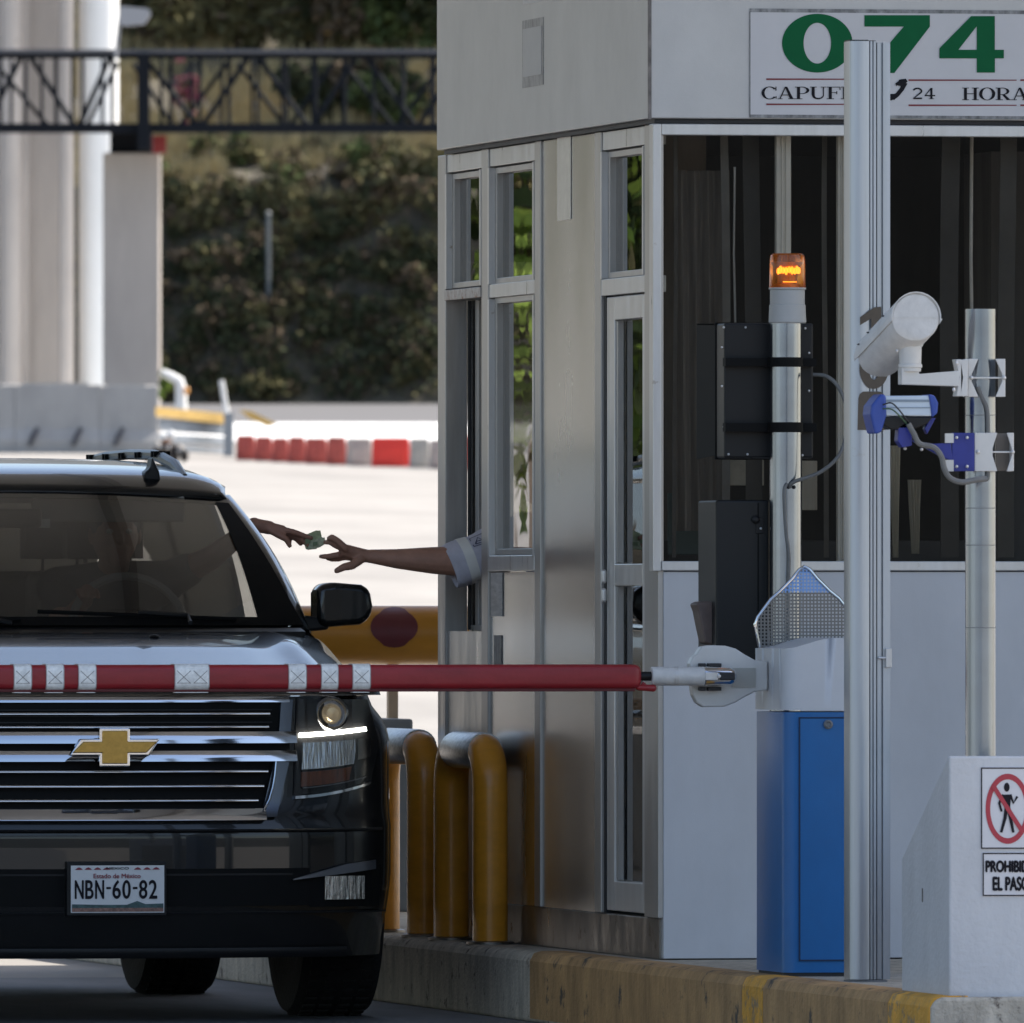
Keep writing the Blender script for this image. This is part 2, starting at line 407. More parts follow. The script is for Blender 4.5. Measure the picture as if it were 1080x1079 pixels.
def ribbon(pts, w_):
    """2D stroke as a list of quads"""
    n = len(pts); ws = w_ if isinstance(w_, (list, tuple)) else [w_] * n
    L = []; R = []
    for i in range(n):
        a = Vector(pts[max(i - 1, 0)]); b = Vector(pts[min(i + 1, n - 1)]); t = (b - a).normalized(); nn = Vector((-t.y, t.x))
        p = Vector(pts[i]); L.append(p + nn * ws[i] / 2); R.append(p - nn * ws[i] / 2)
    return [[L[i], L[i + 1], R[i + 1], R[i]] for i in range(n - 1)]
def arc(cx, cy, rx, ry, a0, a1, n=20): return [(cx + rx * cos(radians(a0 + (a1 - a0) * i / n)), cy + ry * sin(radians(a0 + (a1 - a0) * i / n))) for i in range(n + 1)]
def ringpoly(cx, cy, ro, ri, a0=0, a1=360, n=40):
    o_ = arc(cx, cy, ro[0], ro[1], a0, a1, n); i_ = arc(cx, cy, ri[0], ri[1], a0, a1, n)
    return [[o_[k], o_[k + 1], i_[k + 1], i_[k]] for k in range(n)]
def rect(x0, y0, x1, y1): return [(x0, y0), (x1, y0), (x1, y1), (x0, y1)]
def glyph(ch):
    T = 0.17; t = 0.06
    def sf(x0, x1, y): return rect(x0, y, x1, y + 0.05)
    if ch == 'O': return ringpoly(.5, .5, (.5, .52), (.30, .47)), 1.0
    if ch == 'C': return ringpoly(.5, .5, (.48, .52), (.30, .47), 38, 322) + [rect(.84, .68, .90, 1.0), rect(.86, .02, .90, .25)], .95
    if ch == 'A': return [[(.42, .99), (.5, 1.0), (.17, .03), (.10, .03)], [(.42, 1.0), (.56, 1.0), (.92, .03), (.72, .03)], rect(.24, .30, .72, .36), sf(0, .30, 0), sf(.62, 1.02, 0)], 1.0
    if ch == 'P': return [rect(.12, .04, .30, .96), sf(0, .44, 0), sf(0, .40, .95)] + ringpoly(.42, .71, (.42, .29), (.25, .24), -90, 90) + [rect(.3, .42, .44, .47), rect(.38, .95, .46, 1.0)], .86
    if ch == 'R': return glyph('P')[0] + [[(.38, .44), (.56, .46), (.90, .03), (.68, .03)], sf(.66, 1.0, 0)], .98
    if ch == 'U': return [rect(.10, .34, .28, .96), rect(.76, .34, .82, .96), sf(0, .40, .95), sf(.64, .94, .95)] + ribbon(arc(.49, .34, .30, .30, 180, 360), [.17 - .11 * i / 20 for i in range(21)]), .96
    if ch == 'F': return [rect(.12, .04, .30, .96), sf(0, .44, 0), sf(0, .80, .95), rect(.30, .50, .60, .55), rect(.76, .74, .81, .96), rect(.57, .40, .62, .65)], .82
    if ch == 'E': return [rect(.12, .04, .30, .96), sf(0, .84, 0), sf(0, .80, .95), rect(.30, .50, .60, .55), rect(.76, .74, .81, .96), rect(.57, .40, .62, .65), rect(.80, .02, .85, .28)], .88
    if ch == 'H': return [rect(.12, .04, .30, .96), rect(.72, .04, .90, .96), rect(.3, .48, .72, .54), sf(0, .42, 0), sf(0, .42, .95), sf(.6, 1.02, 0), sf(.6, 1.02, .95)], 1.02
    if ch == 'S': return ribbon(arc(.40, .74, .28, .23, 30, 270, 16) + arc(.40, .27, .30, .24, 90, -150, 16)[1:], [.07] + [.13] * 31 + [.07]) + [rect(.62, .70, .67, .98), rect(.08, .02, .13, .30)], .74
    if ch == '2': return ribbon(arc(.38, .72, .30, .24, 165, -35, 16) + [(.10, .08)], [.09] + [.13] * 16 + [.06]) + [rect(.06, .0, .72, .13)], .80
    if ch == '4': return [[(.46, 1.0), (.56, 1.0), (.10, .32), (.02, .32)], rect(.02, .26, .80, .37), rect(.44, .05, .60, 1.0), sf(.32, .72, 0)], .86
    return [], .5
def write_serif(mb, body, fn, x, h_, wscale, gap=0.1):
    k = 0
    for ch in body:
        polys, wd = glyph(ch)
        for P in polys:
            vs = [mb.bm.verts.new(fn(x + p[0] * h_ * wscale, p[1] * h_, k % 9)) for p in P]
            mb.face(vs); k += 1
        x += (wd + gap) * h_ * wscale
    return x

# ================================================================= SETTING
def gz(d):   # ground height by distance along the view
    if d < 60: return 0.0
    if d < 70: return 0.01 * (d - 60) ** 2 / 10
    return 0.1 + 0.0205 * (d - 70)
mb = MB()
ds = [-260, -120, -40, 0, 20, 30, 40, 50, 60, 62, 64, 67, 70, 80, 100, 130, 170, 210, 240, 262]
def gfn(u, v):
    i = int(round(u * (len(ds) - 1))); d = ds[i]; r = -230 + 460 * v
    p = VIEW * d + SIDE * r; return Vector((p.x, p.y, gz(d)))
mb.grid(gfn, len(ds) - 1, 24)
obj('ground', mb, M_road, kind='structure')
mb = MB()
ds2 = [262, 290, 320, 346, 352]
def gfn(u, v):
    d = ds2[int(round(u * 4))]; r = -230 + 460 * v; p = VIEW * d + SIDE * r
    return Vector((p.x, p.y, gz(262) + (d - 262) * 0.0205))
mb.grid(gfn, 4, 10)
obj('far_road', mb, M_farroad, kind='structure')
# asphalt lane beside the island, 4 mm above the concrete
mb = MB()
mb.grid(lambda u, v: Vector((-8.0 + 17.74 * u, -150 + 205.5 * v, 0.004)), 2, 12)
obj('road_lane', mb, M_asph, kind='structure')
# hill behind the road
HB = 346
def hillz(d, r):
    base = gz(262) + (d - 262) * 0.0205 if d < HB else gz(262) + (HB - 262) * 0.0205
    s_ = d - HB
    z = base
    if s_ > 0: z += min(s_, 2.4) * 2.0
    if s_ > 2.4: z += min(s_ - 2.4, 10) * 0.36
    if s_ > 12.4: z += min(s_ - 12.4, 60) * 0.55
    if s_ > 0:
        z += mnoise.noise(Vector((r * 0.35, d * 0.5, 1.7))) * 0.7 + mnoise.noise(Vector((r * 1.3, d * 1.4, 4))) * 0.3
    return z
mb = MB()
hd = [345.6] + [HB + i * 0.5 for i in range(40)] + [366 + 5 * i for i in range(14)]
rl = [-220, -150, -90, -50, -30, -22] + [-18 + 0.5 * i for i in range(72)] + [20, 30, 60, 120, 220]
def hfn(u, v):
    d = hd[int(round(u * (len(hd) - 1)))]; r = rl[int(round(v * (len(rl) - 1)))]
    p = VIEW * d + SIDE * r; return Vector((p.x, p.y, hillz(d, r) - (0.3 if d < HB else 0)))
mb.grid(hfn, len(hd) - 1, len(rl) - 1)
obj('hillside', mb, M_hill, kind='structure', smooth=True)
# unseen dark ridge added behind the camera for glass and paint to reflect
mb = MB()
mb.grid(lambda u, v: Vector((-400 * cos(pi * u) * 1.0, -230 - 60 * sin(pi * u) - 80 * v, 26 * sin(pi / 2 * v) + 4 * mnoise.noise(Vector((u * 22, v * 3, 0))) * v)), 60, 5)
obj('added_ridge', mb, mat('ridge_dark', (0.02, 0.021, 0.02), 0.9, var=0.5, vscale=(0.1, 0.1, 0.1)), kind='structure', smooth=True)

# island with kerb
KX = 9.765; IZ = 0.225
mb = MB()
prof = [(KX, 0.0), (KX, IZ - 0.03), (KX + 0.012, IZ - 0.008), (KX + 0.035, IZ), (12.4, IZ), (12.435, IZ - 0.03), (12.435, 0)]
Y0 = YatX(982, KX); Y1 = 66.0
def isl(mb, ya, yb, pr):
    mb.prism([(x, ya, z) for x, z in pr], (0, yb - ya, 0))
isl(mb, Y0, Y1, prof)
obj('island_pavement', mb, M_kerbg, kind='structure', bevel=0.01)
# painted lengths of kerb: thin coats standing on the kerb face
def coat(name, pa, pb, m, label=None):
    a, b = YatX(pa, KX), YatX(pb, KX)
    mb = MB(); e = 0.004
    P = [(KX - e, 0.012), (KX - e, IZ - 0.028), (KX + 0.010, IZ - 0.003), (KX + 0.034, IZ + e), (KX + 0.11, IZ + e), (KX + 0.11, IZ + 0.0005), (KX + 0.034, IZ), (KX + 0.002, IZ - 0.03), (KX, 0.012)]
    n = 8
    for i in range(n):
        isl(mb, a + (b - a) * i / n, a + (b - a) * (i + 1) / n, P)
    o = obj(name, mb, m, kind='structure')
coat('kerb', 981, 938, M_kerby)
coat('kerb', 937.6, 806, M_kerb)
coat('kerb', 805.6, 784, M_kerby)
coat('kerb', 783.6, 560, M_kerb)

# toll canopy, its near and far edges outside the picture: it keeps the lane in the shade
t = thing('toll_canopy', 'wide flat canopy roof above the toll lanes shading booth and car', 'canopy', (8, 53, 5.8))
mb = MB(); mb.box((-24, 44.5, 5.8), (36, 58.8, 6.6)); obj('roof', mb, M_canopy, t)
mb = MB()
for i in range(20): mb.box((-23 + 3 * i, 44.6, 5.55), (-22.93 + 3 * i, 58.7, 5.797))
objs('beam', mb, mat('canopy_beam', (0.22, 0.21, 0.2), 0.6), t)
for x, y in ((-6, 47), (-6, 59), (24, 47), (24, 59)):
    mb = MB(); mb.tube([(x, y, 0.0), (x, y, 5.5)], 0.3, 20); obj('column', mb, M_pier, t, smooth=True)

# ================================================================= TOLL BOOTH
BX = 9.95; BY = YatX(696, BX); BXR = 11.95; BYB = 51.80
booth = thing('toll_booth', 'steel and glass toll booth with service window facing the lane', 'toll booth', (BX, BY, IZ))
ZF = 2.877; ZT = 2.39; ZK = 0.356
def lbox(mb, pa, pb, z0, z1, x0=0.0, x1=0.06):
    mb.box((BX + x0, YatX(pb, BX), z0), (BX + x1, YatX(pa, BX), z1))
# fascia
mb = MB(); mb.box((BX - 0.04, BY - 0.03, ZF), (BXR + 0.04, BYB + 0.03, 3.9)); obj('fascia', mb, M_fascia, booth, bevel=0.004)
mb = MB(); mb.box((BX - 0.25, BY - 0.25, 3.9), (BXR + 0.25, BYB + 0.25, 4.02)); obj('roof', mb, M_fascia, booth, bevel=0.01)
mb = MB(); mb.box((BX - 0.044, BY - 0.034, ZF - 0.004), (BX - 0.034, BY - 0.024, 3.9)); obj('corner_seam', mb, M_frameg, booth)
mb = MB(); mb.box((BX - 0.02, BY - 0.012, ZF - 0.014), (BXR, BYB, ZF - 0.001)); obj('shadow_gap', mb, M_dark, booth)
# plinth
mb = MB(); mb.box((BX + 0.004, BY + 0.03, IZ), (BXR - 0.01, BYB, ZK)); obj('plinth', mb, M_steeld, booth, bevel=0.004)
# lane wall posts
mb = MB()
for a, b in ((463.5, 471.5), (509.5, 516.5), (565.5, 571.5), (629, 635.5), (681.5, 696)):
    lbox(mb, a, b, ZK, ZF - 0.014, -0.006, 0.07 if a < 680 else 0.012)
objs('wall_post', mb, M_alu, booth, bevel=0.003)
# headers and transoms
mb = MB()
for a, b in ((471.6, 509.4), (516.6, 565.4), (635.6, 681.4)): lbox(mb, a, b, ZF - 0.075, ZF - 0.016, 0, 0.065)
for a, b in ((516.6, 565.4),): lbox(mb, a, b, 2.365, 2.41, -0.002, 0.065)
lbox(mb, 635.6, 681.4, 2.335, 2.388, -0.004, 0.065)
objs('window_header', mb, M_aluw, booth, bevel=0.002)
mb = MB(); lbox(mb, 471.6, 509.4, 2.37, 2.405, -0.01, 0.065); obj('service_window_lintel', mb, mat('worn_lintel', (0.45, 0.42, 0.40), 0.5, 0.4, var=0.3, vscale=(40, 40, 40), spots=((0.26, 0.13, 0.08), 0.52, 25)), booth, bevel=0.002)
# thin bright beads round the openings
mb = MB()
for a, z0, z1 in ((472.4, 2.41, ZF - 0.08), (517.4, 2.41, ZF - 0.08), (517.4, 1.50, 2.36), (636.4, 2.39, ZF - 0.08)):
    lbox(mb, a - 0.8, a + 0.7, z0, z1, -0.008, 0.02)
for a, z0, z1 in ((508.6, 2.41, ZF - 0.08), (564.6, 2.41, ZF - 0.08), (564.6, 1.50, 2.36), (680.4, 2.39, ZF - 0.08)):
    lbox(mb, a - 0.8, a + 0.7, z0, z1, -0.008, 0.03)
objs('window_bead', mb, M_aluw, booth)
# inner frames set back
def inner(pa, pb, z0, z1, w_=2.0, x0=0.012, x1=0.044, m=M_alu, name='window_frame', par=booth):
    mb = MB()
    lbox(mb, pa, pa + w_, z0, z1, x0, x1); lbox(mb, pb - .6, pb, z0, z1, x0, x1)
    lbox(mb, pa + w_, pb - .6, z0, z0 + 0.02, x0, x1 - 0.002); lbox(mb, pa + w_, pb - .6, z1 - 0.02, z1, x0, x1 - 0.002)
    return obj(name, mb, m, par, bevel=0.002)
def pane(pa, pb, z0, z1, x=0.045, par=booth, m=M_boothglass):
    mb = MB(); lbox(mb, pa, pb, z0, z1, x, x + 0.006); return obj('pane', mb, m, par)
f = inner(473, 508, 2.41, ZF - 0.08); pane(475.0, 507.4, 2.43, ZF - 0.10, 0.034, f)
f = inner(518, 564, 2.41, ZF - 0.08); pane(520.0, 563.4, 2.43, ZF - 0.10, 0.034, f)
f = inner(518, 564, 1.51, 2.365); pane(520.0, 563.4, 1.53, 2.345, 0.034, f)
f = inner(637, 680, 2.39, ZF - 0.08); pane(639.0, 679.4, 2.41, ZF - 0.10, 0.034, f)
# service window: open, with the sliding sash pushed back inside
mb = MB()
ya, yb = YatX(509.4, BX), YatX(471.6, BX)
mb.box((BX + 0.07, yb - 0.03, 1.26), (BX + 0.12, yb, 2.37))
obj('window_jamb', mb, M_dark, booth)
f_mb = MB()
for q, xx in ((0, 0.075), (1, 0.105)):
    y_ = yb - 0.16 - 0.03 * q
    f_mb.box((BX + xx, y_, 1.27), (BX + xx + 0.022, y_ + 0.05, 2.37))
f_mb.box((BX + 0.075, yb - 0.52, 1.255), (BX + 0.14, yb, 1.275))
f_mb.box((BX + 0.135, yb - 0.30, 1.27), (BX + 0.15, yb - 0.27, 2.37))
obj('sliding_sash', f_mb, M_alu, booth, bevel=0.002)
# sill and lower panels
mb = MB(); lbox(mb, 516.6, 565.4, 1.455, 1.508, -0.008, 0.065); obj('window_sill', mb, M_aluw, booth, bevel=0.003)
M_pan1 = mat('pale_steel_sheet', (0.56, 0.54, 0.51), 0.34, 0.8, var=0.08, vscale=(9, 9, 1.5), rvar=0.1, spots=((0.36, 0.31, 0.26), 0.66, 22))
mb = MB(); lbox(mb, 471.6, 509.4, ZK, 1.255, 0.002, 0.05); obj('service_panel', mb, M_pan1, booth)
mb = MB(); lbox(mb, 516.6, 565.4, ZK, 1.452, 0.002, 0.05); obj('window_panel', mb, M_steel, booth)
mb = MB(); lbox(mb, 571.6, 628.9, ZK, ZF - 0.016, 0.002, 0.05); obj('steel_panel', mb, M_steel, booth)
# worn stickers on the panel
def lsheet(name, px0, px1, py0, py1, x, m, par):
    pa = (px0 + px1) / 2; d = dep(BX, YatX(pa, BX))
    mb = MB(); mb.box((BX + x - 0.0015, YatX(px1, BX), Zat(py1, d)), (BX + x, YatX(px0, BX), Zat(py0, d))); return obj(name, mb, m, par)
M_stk = mat('faded_sticker', (0.60, 0.59, 0.57), 0.32, 0.75, var=0.1, vscale=(20, 20, 20))
M_stkg = mat('sticker_residue', (0.24, 0.24, 0.245), 0.5, 0.3, var=0.6, vscale=(40, 40, 25))
lsheet('tag_plate', 588, 602, 140, 232, 0.0005, M_stk, booth)
lsheet('sticker', 518, 530, 604, 650, 0.0, mat('pale_sticker', (0.52, 0.50, 0.50), 0.5, var=0.3, vscale=(8, 8, 60)), booth)
lsheet('sticker', 521, 529, 670, 702, 0.0005, M_stkg, booth)
mb = MB()   # recessed access plate on the lane side of the fascia
def fpt(px, py):
    return WX(px, py, BX - 0.04)
def fsheet(name, px0, px1, py0, py1, m, par, th=0.002):
    a, b = YatX(px1, BX - 0.04), YatX(px0, BX - 0.04); d = dep(BX, (a + b) / 2)
    mb = MB(); mb.box((BX - 0.04 - th, a, Zat(py1, d)), (BX - 0.04, b, Zat(py0, d))); return obj(name, mb, m, par)
fsheet('worn_plate', 551.5, 573.5, 20, 91, mat('plate_residue', (0.20, 0.19, 0.19), 0.5, 0.2, col2=(0.45, 0.44, 0.44), vscale=(30, 30, 18)), booth)
fsheet('worn_plate', 552.6, 572, 29, 80, mat('plate_pale', (0.55, 0.545, 0.55), 0.45, var=0.05), booth, 0.004)
fsheet('worn_plate', 552, 571, -25, 3, M_signw, booth)
# door
door = None
mb = MB()
lbox(mb, 638, 646, ZK + 0.01, 2.33, 0.006, 0.045); lbox(mb, 675.5, 681, ZK + 0.01, 2.33, 0.006, 0.045)
lbox(mb, 646, 675.5, 2.255, 2.33, 0.006, 0.043); lbox(mb, 646, 675.5, 1.405, 1.475, 0.006, 0.043)
lbox(mb, 646, 675.5, ZK + 0.01, ZK + 0.105, 0.006, 0.043)
door = obj('door', mb, M_aluw, booth, bevel=0.003)
p_ = pane(646, 675.5, 1.475, 2.255, 0.036, door); p_ = pane(646, 675.5, ZK + 0.105, 1.405, 0.036, door)
mb = MB(); lbox(mb, 646.2, 648, ZK + 0.11, 1.40, 0.012, 0.03); lbox(mb, 646.2, 648, 1.48, 2.25, 0.012, 0.03)
obj('glazing_bead', mb, M_alu, door)
mb = MB(); lbox(mb, 635.8, 637.6, ZK, 2.335, 0.004, 0.05); obj('door_gap', mb, M_dark, booth)
for zz in (1.36, 1.42):
    mb = MB(); mb.capsule(WX(637.0, 636, BX - 0.008) * 1.0 + Vector((0, 0, zz - 1.35)), WX(637.0, 636, BX - 0.008) + Vector((0, 0, zz - 1.32)), 0.008, 0.008, 8)
    obj('hinge', mb, M_aluw, door, smooth=True)
# front wall (faces the camera)
def fbox(mb, x0, x1, z0, z1, y0=0.0, y1=0.06): mb.box((x0, BY + y0, z0), (x1, BY + y1, z1))
XF0 = XatY(689, BY); XF1 = BXR
mb = MB()
fbox(mb, BX, BX + 0.035, ZK + 0.0, ZF - 0.014, -0.004, -0.0005) if False else None
fbox(mb, XatY(688, BY), XatY(697, BY), 1.45, ZF - 0.016, -0.012, 0.05)
fbox(mb, XatY(697.1, BY), BXR, ZF - 0.052, ZF - 0.016, -0.012, 0.05)
fbox(mb, XatY(697.1, BY), BXR, 1.452, 1.482, -0.018, 0.05)
fbox(mb, BXR - 0.05, BXR, 1.482, ZF - 0.052, -0.012, 0.05)
fbox(mb, XatY(921, BY), XatY(937, BY), 1.482, ZF - 0.052, -0.006, 0.05)
obj('front_window_frame', mb, M_aluw, booth, bevel=0.003)
fr_ = None
mb = MB(); fbox(mb, XatY(694.3, BY), BXR - 0.05, 1.484, ZF - 0.053, 0.02, 0.026)
obj('front_window_pane', mb, M_frontglass, booth)
mb = MB(); fbox(mb, XatY(699.5, BY), BXR, IZ + 0.004, 1.449, -0.004, 0.03)
obj('front_panel', mb, M_panel, booth, bevel=0.002)
mb = MB(); fbox(mb, XatY(899, BY), XatY(922, BY), IZ + 0.003, IZ + 0.36, -0.03, -0.005); obj('kick_plate', mb, M_grey, booth, bevel=0.003)
# other walls, floor, roof inside
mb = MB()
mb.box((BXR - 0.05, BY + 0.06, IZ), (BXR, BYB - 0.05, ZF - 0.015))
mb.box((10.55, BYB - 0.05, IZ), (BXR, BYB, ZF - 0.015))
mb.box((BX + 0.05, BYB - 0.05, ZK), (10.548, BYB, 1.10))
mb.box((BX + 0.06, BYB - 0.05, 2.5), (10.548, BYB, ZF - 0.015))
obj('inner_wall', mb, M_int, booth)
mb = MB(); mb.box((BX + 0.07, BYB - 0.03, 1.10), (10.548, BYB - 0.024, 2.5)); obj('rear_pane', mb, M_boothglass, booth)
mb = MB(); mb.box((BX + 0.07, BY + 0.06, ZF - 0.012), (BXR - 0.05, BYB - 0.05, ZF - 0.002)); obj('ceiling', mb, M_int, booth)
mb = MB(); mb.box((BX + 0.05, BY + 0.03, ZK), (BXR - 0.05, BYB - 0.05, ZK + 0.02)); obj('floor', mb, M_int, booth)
# things seen dimly behind the front glass
def insheet(name, label, cat, px0, px1, py0, py1, Y, th, m, grp=None):
    a, b = WY(px0, py1, Y), WY(px1, py0, Y); mb = MB(); mb.box((a.x, Y, a.z), (b.x, Y + th, b.z))
    return obj(name, mb, m, None, bevel=0.003, label=label, cat=cat, group=grp)
# wavy pale curtains: pleated sheets with thickness
def curtain(px0, px1, py0, py1, Y, label, m, amp=0.012, taper=0):
    a, b = WY(px0, py1, Y), WY(px1, py0, Y); mb = MB(); n = 30
    def ff(o_):
        def g(u, v):
            x = a.x + (b.x - a.x) * u; x += taper * (1 - v) * (0.6 - u)
            return Vector((x, Y + amp * sin(u * 26 + 2 * v) + o_, a.z + (b.z - a.z) * v))
        return g
    mb.slab(ff(0), ff(0.003), n, 10)
    return obj('curtain', mb, m, None, smooth=True, label=label, cat='curtain')
M_cur1 = mat('beige_curtain', (0.72, 0.66, 0.54), 0.9, var=0.2, vscale=(40, 40, 3))
M_cur2 = mat('brown_curtain', (0.16, 0.14, 0.12), 0.9, var=0.3, vscale=(40, 40, 3))
curtain(712, 770, 180, 560, 48.55, 'dull brown curtain behind the left half of the booth front glass', M_cur2)
curtain(884, 899, 500, 590, 48.55, 'short beige curtain end beside the tall aluminium column', M_cur1, 0.006)
curtain(938, 950, 470, 588, 48.6, 'narrow grey curtain strip just right of the tall aluminium column', M_cur1, 0.006, 0.02)
curtain(958, 972, 506, 584, 48.62, 'pale cloth hanging low behind the glass under the blue bracket', M_cur1, 0.01, 0.02)
def pipe_in(px, py0, py1, Y, r, label, m):  # wavy pale upright standing in for a reflection in the front glass
    a, b = WY(px, py1, Y), WY(px, py0, Y); mb = MB(); mb.tube([a, a.lerp(b, .35) + Vector((.004, 0, 0)), a.lerp(b, .7) - Vector((.003, 0, 0)), b], r, 10)
    return obj('conduit', mb, m, None, smooth=True, label=label, cat='conduit')
M_polerefl = mat('pole_reflection', (0.80, 0.76, 0.68), 0.5, var=0.1)
def trunk(px0, px1, py0, py1, Y, label, m):  # pale strip behind the glass, imitating a pole mirrored in it
    a, b = WY(px0, py1, Y), WY(px1, py0, Y); mb = MB(); mb.box((a.x, Y, a.z), (b.x, Y + .03, b.z))
    wd = b.x - a.x
    mb.box((a.x + wd * .3, Y - .006, a.z), (a.x + wd * .42, Y - .001, b.z)); mb.box((a.x + wd * .6, Y - .006, a.z), (a.x + wd * .94, Y - .001, b.z))
    return obj('conduit', mb, m, None, bevel=.002, label=label, cat='conduit')
trunk(819, 834.5, 140, 600, 48.38, 'reflected pole built as a ribbed ivory strip behind the glass above the amber beacon', M_polerefl)
trunk(884, 892, 140, 600, 48.38, 'reflected pole built as a thin ivory strip behind the glass left of the tall column', M_polerefl)
pipe_in(775, 176, 480, 48.5, 0.004, 'reflected streak built as a thin bright cable hanging behind the glass left of the amber beacon', M_aluw)
pipe_in(1025, 138, 590, 48.6, 0.006, 'reflected pole built as a thin pale conduit behind the glass above the camera pole', M_polerefl)
insheet('locker', 'dark brown locker standing behind the left front glass', 'locker', 700, 745, 140, 640, 49.6, 0.4, mat('locker_brown', (0.16, 0.13, 0.10), 0.6, var=0.4, vscale=(9, 9, 1)))
insheet('cabinet', 'tall dark cabinet at the right end behind the front glass', 'cabinet', 1045, 1110, 160, 640, 49.9, 0.4, mat('cabinet_dark', (0.16, 0.15, 0.145), 0.6, var=0.4, vscale=(9, 9, 1)))
insheet('poster', 'dark red poster leaning low behind the glass right of the camera pole', 'poster', 1052, 1062, 545, 588, 48.7, 0.004, mat('poster_red', (0.3, 0.05, 0.05), 0.6))
insheet('folder', 'dark red folder behind the glass at the booth corner', 'folder', 742, 770, 500, 545, 48.8, 0.02, mat('folder_red', (0.35, 0.06, 0.05), 0.6))
insheet('desk', 'dark desk inside the booth behind the front glass', 'desk', 705, 1020, 570, 700, 49.0, 0.6, mat('desk_dark', (0.03, 0.03, 0.032), 0.5))
insheet('paper_sheet', 'pale notice standing behind the glass beside the signal pole', 'notice', 846, 862, 486, 538, 48.62, 0.003, M_beige)
insheet('wall_board', 'grey green board on the booth desk behind the black reader', 'board', 705, 745, 520, 585, 48.75, 0.02, mat('board_green', (0.09, 0.14, 0.14), 0.6))
insheet('document_tray', 'pale tray behind the glass under the black signal housing', 'tray', 742, 806, 485, 512, 48.95, 0.1, mat('tray_beige', (0.42, 0.38, 0.30), 0.6, var=0.3))

R = random.Random(11)
for i, (px, w_, v_) in enumerate(((706, 5, .07), (758, 9, .12), (783, 18, .035), (866, 6, .12), (990, 20, .035), (1050, 18, .06))):  # strips added behind the glass to imitate its reflected streaks
    a, b = WY(px, 588, 48.5), WY(px + w_, 141, 48.5); mb = MB()
    mb.slab(lambda u, v: Vector((a.x + (b.x - a.x) * u + .006 * sin(3 * v + i), 48.46 + .015 * sin(5 * v + i) + .01 * u, a.z + (b.z - a.z) * v)), lambda u, v: Vector((a.x + (b.x - a.x) * u + .006 * sin(3 * v + i), 48.462 + .015 * sin(5 * v + i) + .01 * u, a.z + (b.z - a.z) * v)), 1, 12)
    obj('reflection_strip', mb, mat('glass_streak_%d' % i, (v_, v_ * .95, v_ * .86), .7, var=.4, vscale=(4, 4, 3)), None, label='narrow dim strip imitating a reflection in the booth front glass', cat='reflection strip', group='strips imitating reflections in the front glass')

# roof sign 074
SY = BY - 0.032
sg = thing('emergency_number_sign', 'white sign reading 074 in green digits above the front window', 'sign', WY(791, 125, SY))
def sp(px, py, k=0, e=0.004):
    p = WY(px, py, SY); p.y = SY - e - 0.00025 * k; return p
mb = MB(); a, b = WY(791, 123.5, SY), WY(1170, 12.5, SY); mb.box((a.x, SY - 0.002, a.z), (b.x, SY, b.z)); obj('panel', mb, M_signw, sg)
mb = MB()
for y0, x0, x1 in ((12.2, 791, 1170), (123.6, 791, 1170)):
    a, b = WY(x0, y0 + .5, SY), WY(x1, y0 - .5, SY); mb.box((a.x, SY - 0.0028, a.z), (b.x, SY - .0001, b.z))
a, b = WY(790.5, 123.6, SY), WY(791.4, 12.2, SY); mb.box((a.x, SY - 0.0028, a.z), (b.x, SY - .0001, b.z))
obj('panel_edge', mb, M_stkg, sg)
mb = MB()
polys = ringpoly(861.8, 45.5, (37.2, 31), (14.5, 21.5), 0, 360, 64)
polys.append([(911.5, 16), (980.5, 16), (980.5, 28), (911.5, 28)])
polys.append([(953, 28), (980.5, 28), (943, 77), (911, 77)][0:4])
polys += [[(1024, 17), (1049, 17), (1049, 53), (1030, 53), (1030, 27.5)], [(1030, 27.5), (1030, 17), (1024, 17), (990.5, 51), (990.5, 61.5), (1010.5, 52.5)],
          [(990.5, 52.5), (1058.5, 52.5), (1058.5, 61.5), (990.5, 61.5)], [(1030, 61), (1049, 61), (1049, 76.5), (1030, 76.5)]]
for k, P in enumerate(polys):
    vs = [mb.bm.verts.new(sp(x, y, (k - 63) if k > 63 else 0)) for x, y in P]; mb.face(vs)
obj('digits', mb, M_green, sg)
mb = MB()
for i, (x0, x1, y) in enumerate(((808, 905, 83.5), (958, 1072, 84.5), (808, 905, 110), (958, 1072, 111), (1076, 1150, 84.5), (1076, 1150, 111))):
    mb.face([mb.bm.verts.new(sp(*q)) for q in ((x0, y - .9), (x1, y - .5), (x1, y + .5), (x0, y + .9))])
obj('red_rules', mb, M_redl, sg)
mb = MB()
write_serif(mb, 'CAPUFE', lambda x, y, k: sp(x, 104.5 - y, k), 802.5, 13.0, 1.38, .02)
obj('lettering', mb, M_ink, sg); mb = MB()
write_serif(mb, '24', lambda x, y, k: sp(x, 104.5 - y, k), 962, 11.8, 1.20, .10)
obj('lettering', mb, M_ink, sg); mb = MB()
write_serif(mb, 'HORAS', lambda x, y, k: sp(x, 105.5 - y, k), 1014.5, 13.0, 1.32, .02)
obj('lettering', mb, M_ink, sg); mb = MB()
# telephone receiver
rc = ribbon([(941, 103), (946, 100), (951, 94), (954, 87)], [6, 4.5, 4.5, 6]) + [[(936, 107), (942, 105), (943, 99), (937, 99)], [(946, 90), (951, 91), (957, 86), (955, 83), (948, 84)], [(944, 88), (950, 83.5), (955, 83.8), (949, 87), (945, 91)]]
for k, P in enumerate(rc):
    mb.face([mb.bm.verts.new(sp(x, y, k)) for x, y in P])
obj('telephone_emblem', mb, M_ink, sg)

